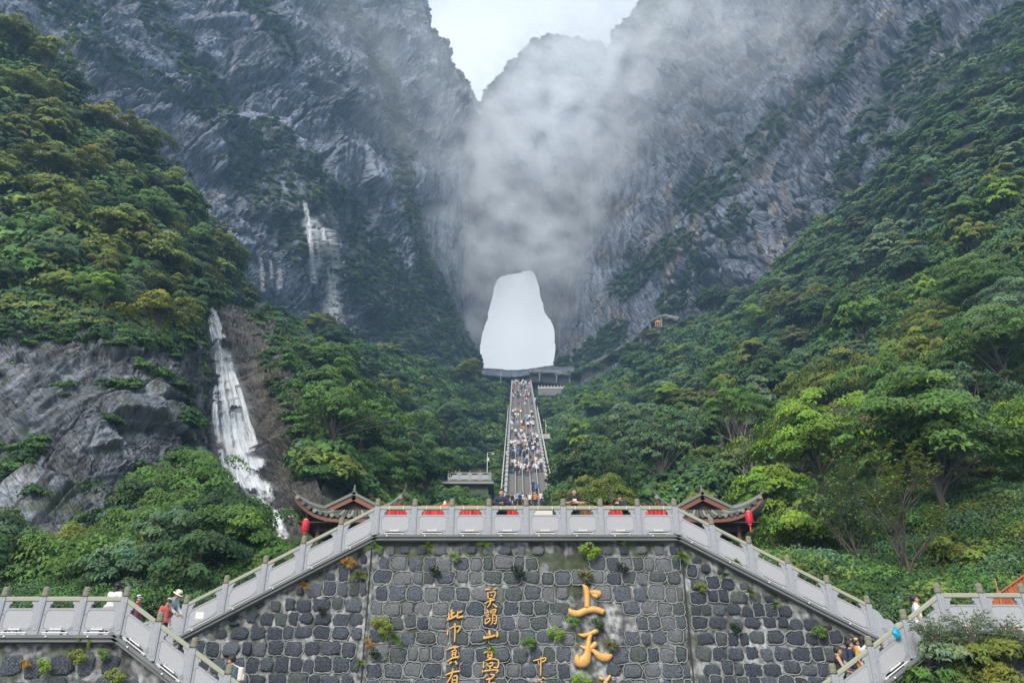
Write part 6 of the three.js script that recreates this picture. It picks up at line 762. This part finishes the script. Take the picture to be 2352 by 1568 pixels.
// on the terrace, leaning on the rail (its top is 1.07 above the floor, 28 m away)
const railPose = (w) => ({ lean: 0.5, elbows: [[-0.3, 1.15, 0.26], [0.3, 1.15, 0.26]], hands: [[-0.07 + w, 1.13, 0.4], [0.07 + w, 1.15, 0.42]], handDirs: [[1, -0.05, 0.1], [-1, -0.05, 0.1]], handUps: [[0, 1, 0.2], [0, 1, 0.2]] });
const FL = TY - 0.27 + 0.3; const onT = (x, dz, drop = 0) => [at(x, 1150, 28.4).x, FL - drop, -28 - dz];
person('person in a navy jacket leaning both forearms on the terrace rail', onT(1152, 0.42, 0.02), 0, { ...railPose(0), lean: 0.42, nod: -0.05, shirt: [0.022, 0.03, 0.065], sleeve: 2, trousers: [0.03, 0.03, 0.035], s: 1.04 });
person('person in a black tee with folded arms on the terrace rail', onT(1319, 0.42, -0.02), 0, { ...railPose(0), lean: 0.3, hands: [[0.1, 1.12, 0.38], [-0.08, 1.18, 0.4]], shirt: [0.015, 0.015, 0.016], print: true, sleeve: 0.75, trousers: [0.05, 0.05, 0.05], s: 1.03 });
person('person in a navy hoodie with bent head at the terrace rail', onT(1440, 0.5, 0.08), -0.9, { lean: 0.55, nod: 0.25, look: 0.1, shirt: [0.018, 0.025, 0.05], sleeve: 2, elbows: [[-0.27, 1.15, 0.35], [0.27, 1.15, 0.35]], hands: [[-0.1, 1.25, 0.5], [0.1, 1.25, 0.5]], trousers: [0.03, 0.03, 0.04] });
person('dark-haired child in a pale shirt just showing above the terrace rail', onT(1473, 0.6, 0.05), -0.7, { shirt: [0.6, 0.55, 0.45], s: 0.78, nod: 0.1 });
// left landing and lower left flight
const onL = (x, y, D, drop) => { const p = at(x, y, D); p.y -= drop; return p.toArray(); };
person('person in a wide black hat and pale clothes at the left landing rail', [at(247, 1400, 24.15).x, LY - 0.12, -24.2], Math.PI * 0.93, { lean: 0.3, hat: 'bucket', hatColor: [0.012, 0.012, 0.016], hair: 'long', shirt: [0.62, 0.63, 0.7], sleeve: 0.9, trousers: [0.42, 0.4, 0.5], elbows: [[-0.27, 1.13, 0.1], [0.3, 1.2, 0.24]], hands: [[-0.2, 1.12, 0.32], [0.12, 1.28, 0.38]], s: 0.98 });
person('child in a white cap and plaid shirt behind the top of the lower left flight', onL(316, 1378, 24.7, 1.28), 1.3, { hat: 'cap', hatColor: [0.62, 0.66, 0.72], shirt: [0.2, 0.06, 0.1], sleeve: 2, s: 0.82, trousers: [0.1, 0.12, 0.16] });
person('person in a cream bucket hat and light blue shirt bending forward', onL(383, 1374, 24.9, 1.42), 1.35, { lean: 0.5, nod: 0.35, hat: 'bucket', hatColor: [0.72, 0.68, 0.55], shirt: [0.42, 0.5, 0.56], sleeve: 2, trousers: [0.02, 0.025, 0.04], elbows: [[-0.24, 1.12, 0.3], [0.24, 1.1, 0.3]], hands: [[-0.16, 0.95, 0.5], [0.16, 0.93, 0.5]] });
person('child in a red shirt beside the person with the cream hat', onL(380, 1402, 24.5, 1.05), 1.0, { shirt: [0.5, 0.12, 0.1], sleeve: 0.9, s: 0.8, nod: 0.4, trousers: [0.03, 0.03, 0.04] });
const bagged = person('dark-haired person in a grey-blue tee wearing a white backpack', onL(541, 1522, 24.9, 1.52), -1.5, { shirt: [0.2, 0.3, 0.34], sleeve: 0.75, nod: 0.2, lean: 0.15, trousers: [0.05, 0.06, 0.08] });
{ const b = thing('backpack', 'white backpack on the back of the person in the grey-blue tee', 'backpack', bagged.position.toArray(), bagged.rotation.y), w = std([0.66, 0.64, 0.6], 0.8); part('bag', box(0.28, 0.4, 0.16, 0, 1.2, -0.2, 0.06), w, b); part('pocket', box(0.22, 0.18, 0.06, 0, 1.12, -0.3, 0.025), std([0.58, 0.56, 0.52], 0.8), b); for (const s of [-1, 1]) part('strap', tube([V(s * 0.1, 1.38, -0.15), V(s * 0.11, 1.46, 0.02), V(s * 0.12, 1.28, 0.16)], 0.016, 0.016, 5), w, b); }
// group on the lower right flight
const rg2 = [['person in a black sleeveless top in the group on the lower right flight', 1924, 1503, 24.3, 1.5, { shirt: [0.025, 0.027, 0.03], sleeve: 0, nod: 0.1, elbows: [[-0.3, 1.12, 0.1], [0.3, 1.1, 0.12]], hands: [[-0.2, 1.05, 0.32], [0.18, 1.02, 0.34]] }], ['person in a navy jacket in the group on the lower right flight', 1952, 1490, 24.6, 1.42, { shirt: [0.02, 0.03, 0.075], sleeve: 2, s: 0.96 }], ['person in black standing behind the person in the navy jacket', 1949, 1470, 25.3, 1.6, { shirt: [0.03, 0.03, 0.035], sleeve: 2 }], ['person in a yellow-orange top and tan cap', 1966, 1478, 24.9, 1.55, { shirt: [0.55, 0.3, 0.035], sleeve: 0.8, hat: 'cap', hatColor: [0.5, 0.33, 0.16], s: 0.98 }], ['long-haired person in white in the group on the lower right flight', 1983, 1478, 24.6, 1.52, { shirt: [0.66, 0.68, 0.75], sleeve: 0.8, hair: 'long', trousers: [0.04, 0.06, 0.15] }], ['person holding up a dark phone behind the rail of the lower right flight', 2022, 1490, 24.6, 1.45, { shirt: [0.05, 0.05, 0.06], sleeve: 0.6, elbows: [[-0.24, 1.2, 0.2], [0.24, 1.2, 0.2]], hands: [[-0.05, 1.45, 0.34], [0.06, 1.46, 0.34]] }], ['person with a ponytail and white shirt beside the right corner post', 2101, 1378, 25.0, 1.58, { shirt: [0.68, 0.7, 0.72], sleeve: 0.8, hair: 'tail', nod: -0.05, trousers: [0.1, 0.2, 0.4] }], ['dark-haired person at the lower edge below the right wing wall', 1846, 1572, 24.6, 1.6, { shirt: [0.1, 0.1, 0.1], sleeve: 0.7 }]];
rg2.forEach(([l, x, y, D, dr, o], i) => person(l, onL(x, y, D, dr), i === 5 ? 0.4 : i === 6 ? 1.2 : i === 4 ? 1.9 : 1.25, o));
{ const p = at(2021, 1479, 24.3), ph = thing('phone', 'dark phone held up behind the rail of the lower right flight', 'phone', p.toArray(), 0.4); part('phone_case', box(0.16, 0.08, 0.01, 0, 0, 0, 0.004), darkMetal, ph); part('phone_lens', box(0.03, 0.03, 0.006, -0.05, 0.015, 0.008), std([0.2, 0.2, 0.22], 0.2), ph);
  const b = at(2060, 1455, 23.55), bag = thing('blue_bag', 'bright blue plastic bag hanging on the rail beside the right corner post', 'bag', b.toArray()), blue = std([0.0, 0.32, 0.52], 0.4); part('bag_body', meshField((x, y, z) => Math.max(Math.hypot(x / 1.0 + y * 0.15, y * 0.62, z * 1.5) - 0.13 + 0.015 * Math.sin(y * 30 + x * 20), y - 0.17), [-0.2, -0.3, -0.14], [0.2, 0.24, 0.14], 0.016), blue, bag); bag.scale.setScalar(0.8); part('bag_knot', tube([V(0.02, 0.13, 0), V(0.03, 0.19, -0.04), V(0.04, 0.22, -0.12)], 0.04, 0.05, 7), blue, bag);
  person('dark figure behind the balustrade of the viewing platform', [at(1046, 1100, 99).x, at(1046, 1104, 98).y, -99], 0, { coarse: true, lean: 0.2, shirt: [0.02, 0.02, 0.02], sleeve: 2, trousers: [0.02, 0.02, 0.02] }); }
// ---- the crowd on the stairway: a few builds in several outfits, each visitor an object of its own
const outfits = [['white', [0.74, 0.75, 0.78], 9], ['pale grey', [0.5, 0.52, 0.55], 3], ['black', [0.02, 0.02, 0.024], 5], ['navy', [0.025, 0.035, 0.09], 4], ['light blue', [0.3, 0.42, 0.6], 2], ['red', [0.45, 0.05, 0.05], 1], ['orange', [0.6, 0.22, 0.04], 0.7], ['pink', [0.6, 0.32, 0.36], 0.8], ['beige', [0.5, 0.42, 0.32], 1.2], ['blue', [0.04, 0.14, 0.45], 0.8]];
const builds = [{ step: 1 }, { step: -0.0, lean: 0.12 }, { step: 0.8, lean: 0.25, hair: 'long' }, { step: 0.3, hat: 'cap', hatColor: [0.7, 0.7, 0.7] }], legsC = [[0.02, 0.022, 0.03], [0.06, 0.08, 0.14], [0.3, 0.29, 0.27]];
const crowdProto = new Map(), rc = rng(160), wsum = outfits.reduce((a, o) => a + o[2], 0);
function visitor(p, where, turn, forced) {
  let w = rc() * wsum, k = 0; while ((w -= outfits[k][2]) > 0) k++; if (forced !== undefined) k = forced; const b = Math.floor(rc() * builds.length), l = (k + b) % legsC.length, key = k + '_' + b, label = `visitor in a ${outfits[k][0]} top ${where}`, group = `visitors in ${outfits[k][0]} tops ${where}`; let t = crowdProto.get(key);
  if (!t) { t = person(label, [0, 0, 0], 0, { coarse: true, ...builds[b], shirt: outfits[k][1], trousers: legsC[l], sleeve: b % 2 ? 0.8 : 2, group }); crowdProto.set(key, t); } else t = copyOf(t, 'person', label, group);
  t.position.copy(p); t.rotation.y = turn; t.scale.setScalar(1.0 + 0.16 * rc()); return t;
}
{ const H = [[0.06, 0.1, 14], [0.1, 0.12, 26], [0.125, 0.16, 14], [0.175, 0.2, 24], [0.205, 0.222, 16], [0.23, 0.25, 22], [0.26, 0.285, 14], [0.3, 0.34, 6], [0.36, 0.385, 16], [0.41, 0.45, 14], [0.47, 0.5, 8], [0.56, 0.66, 6], [0.67, 0.73, 16], [0.76, 0.8, 8], [0.83, 0.9, 20], [0.91, 1.0, 38]]; let n = 0;
  for (const [a, b, c] of H) for (let i = 0; i < c; i++) { if (a > 0.05 && a < 0.07) continue; const t = lerp(a, b, rc()); if (t < 0.09 && rc() < 0.7) continue; const st = Math.floor(t * 630) / 630; (() => { const lat = rc() * 2 - 1; visitor(onStair(st, lat * 0.92), (t < 0.16 ? 'low on' : t < 0.3 ? 'a third up' : t < 0.5 ? 'halfway up' : t < 0.7 ? 'two thirds up' : t < 0.88 ? 'high on' : 'at the head of') + ' the long stairway, ' + (lat < -0.33 ? 'left lanes' : lat < 0.33 ? 'middle lane' : 'right lanes'), Math.PI + (rc() - 0.5) * 0.9 + (rc() < 0.2 ? Math.PI : 0)); })(); n++; }
  for (let i = 0; i < 64; i++) { const z = -103.3 - rc() * 5.4, x = 2.2 + (rc() * 2 - 1) * 3.4; visitor(V(x + 0.3, z < -106 ? onStair((-106 - z) / 204, 0).y : 28, z), 'in the crowd at the stairway foot, ' + (x < 1 ? 'left side' : x < 3.4 ? 'middle' : 'right side'), Math.PI + (rc() - 0.5) * 1.2); n++; }
  visitor(onStair(0.05, 0.32), 'reaching for the handrail on the empty lowest steps', Math.PI, 3); visitor(onStair(0.044, 0.5), 'alone beside a handrail on the empty lowest steps', Math.PI, 9); console.log('crowd', n); }
// ---------------------------------------------------------------- drifting mist in the gorge: a body of haze cut into curved layers through its depth
{
  const mistMat = new THREE.MeshPhysicalMaterial({ color: lin(0.9, 0.95, 1.0), vertexColors: true, transparent: true, roughness: 1, transmission: 0.5, thickness: 0, specularIntensity: 0, side: THREE.DoubleSide });
  const body = (label, list, layers, D0, D1, [x0, x1, y0, y1], nx, ny, soft) => {
  const puffs = list.map(([x, y, D, a, b, c, k]) => ({ p: at(x, y, D), a, b, c, k }));
  const step = (D1 - D0) / (layers - 1);
  const t = thing('mist', label, 'mist'); t.userData.kind = 'stuff'; delete t.userData.category;
  for (let L = 0; L < layers; L++) {
    const P = [], C = [], I = [], D = D0 + L * step;
    for (let j = 0; j <= ny; j++) for (let i = 0; i <= nx; i++) {
      const p = at(lerp(x0, x1, i / nx), lerp(y0, y1, j / ny), D); p.z += 7 * fbm(p.x / 40, p.y / 40, L * 1.7, 2);
      let d = 0; for (const q of puffs) { const x = (p.x - q.p.x) / q.a, y = (p.y - q.p.y) / q.b, z = (p.z - q.p.z) / q.c, e = x * x + y * y + z * z; if (e < 6) d += q.k * Math.exp(-e * 1.1); }
      const w = 10 * fbm(p.x / 50, p.y / 50, p.z / 50, 2, n3b), f = fbm((p.x + w) / 24, (p.y - w) / 22, p.z / 24, 5); d *= clamp(soft + (2.6 - soft * 1.1) * f, 0, 2.2);
      P.push(p.x, p.y, p.z); C.push(1, 1, 1, 1 - Math.exp(-d * step * 0.033)); }
    for (let j = 0; j < ny; j++) for (let i = 0; i < nx; i++) { const A = j * (nx + 1) + i, q = [A, A + 1, A + nx + 1, A + nx + 2]; if (Math.max(...q.map((k) => C[k * 4 + 3])) > 0.004) I.push(q[0], q[1], q[2], q[1], q[3], q[2]); }
    const g = new THREE.BufferGeometry(); g.setAttribute('position', new THREE.Float32BufferAttribute(P, 3)); g.setAttribute('color', new THREE.Float32BufferAttribute(C, 4)); g.setIndex(I); { const n = new Float32Array(P.length); for (let i = 0; i < n.length; i += 3) { const gx = 0.5 * fbm(P[i] / 14, P[i + 1] / 14, L * 3, 3), gy = 0.55 + 0.5 * fbm(P[i] / 14 + 9, P[i + 1] / 14, L * 3, 3), l = Math.hypot(gx, gy, 0.83); n[i] = gx / l; n[i + 1] = gy / l; n[i + 2] = 0.83 / l; } g.setAttribute('normal', new THREE.BufferAttribute(n, 3)); } const m = part('mist_layer', g, mistMat, t);
  }
  };
  body('pale mist rising from the arch and drifting up the gorge', [    [1190, 600, 330, 34, 15, 26, 0.75], [1105, 660, 338, 12, 26, 22, 0.45], [1285, 650, 335, 15, 30, 24, 0.5], [1090, 740, 338, 7, 20, 20, 0.3], [1180, 520, 328, 34, 20, 28, 0.6], [1150, 430, 326, 24, 24, 28, 0.75], [1200, 350, 322, 28, 28, 30, 1.1], [1270, 270, 320, 30, 26, 30, 1.3], [1300, 190, 322, 32, 26, 30, 1.2], [1380, 170, 318, 30, 22, 30, 1.0], [1250, 140, 330, 26, 18, 26, 0.8], [1450, 170, 312, 28, 14, 26, 0.6], [1130, 340, 330, 18, 22, 26, 0.7], [1340, 330, 318, 22, 30, 28, 0.6], [1370, 430, 316, 18, 26, 26, 0.3], [1420, 90, 325, 34, 20, 26, 0.7],
    [1650, 50, 300, 56, 34, 28, 0.6], [1820, 20, 288, 46, 34, 26, 0.55], [1560, 110, 305, 36, 26, 26, 0.3], [1010, 560, 322, 22, 20, 22, 0.34], [940, 220, 318, 40, 44, 26, 0.4], [880, 60, 310, 40, 40, 26, 0.3], [980, 380, 322, 26, 30, 24, 0.3], [1480, 330, 316, 34, 34, 26, 0.3], [1700, 180, 290, 44, 40, 26, 0.3], [1300, 520, 326, 16, 30, 24, 0.45],
  ], 11, 282, 346, [880, 1720, 800, -120], 100, 96, 0.72);
  body('thin veil of mist before the top of the right cliff', [[1560, 60, 262, 30, 26, 16, 0.252], [1680, 30, 244, 34, 30, 18, 0.283], [1800, 10, 228, 34, 26, 18, 0.252], [1620, 150, 250, 30, 24, 16, 0.158], [1900, 60, 214, 26, 20, 16, 0.126], [1760, 150, 228, 30, 26, 16, 0.126], [1520, 260, 268, 26, 30, 16, 0.158]], 7, 206, 272, [1400, 2080, 420, -140], 80, 70, 1.0);
  body('thin veil of mist before the top of the left cliff', [[860, 100, 268, 24, 30, 14, 0.165], [900, 240, 272, 22, 30, 14, 0.165], [820, 0, 262, 26, 30, 14, 0.120], [960, 330, 284, 18, 26, 14, 0.120], [740, 60, 244, 26, 26, 14, 0.090]], 6, 236, 288, [640, 1060, 480, -140], 60, 70, 1.0);
}
{ // of things that look alike, tell which by their order from the left
  const same = new Map(), words = ['', 'leftmost', 'second from left', 'third from left', 'fourth from left', 'fifth from left', 'sixth from left'];
  for (const o of scene.children) if (o.userData.label && o.userData.category) { const l = o.userData.label; same.has(l) ? same.get(l).push(o) : same.set(l, [o]); }
  for (const [l, list] of same) if (list.length > 1 && list.length <= 6) list.sort((a, b) => proj(a.position)[0] - proj(b.position)[0]).forEach((o, i) => { const t = `${l}, ${i === list.length - 1 ? 'rightmost' : words[i + 1]}`; if (t.split(/\s+/).length <= 16) o.userData.label = t; });
}
shadowed(scene);
renderer.render(scene, camera);
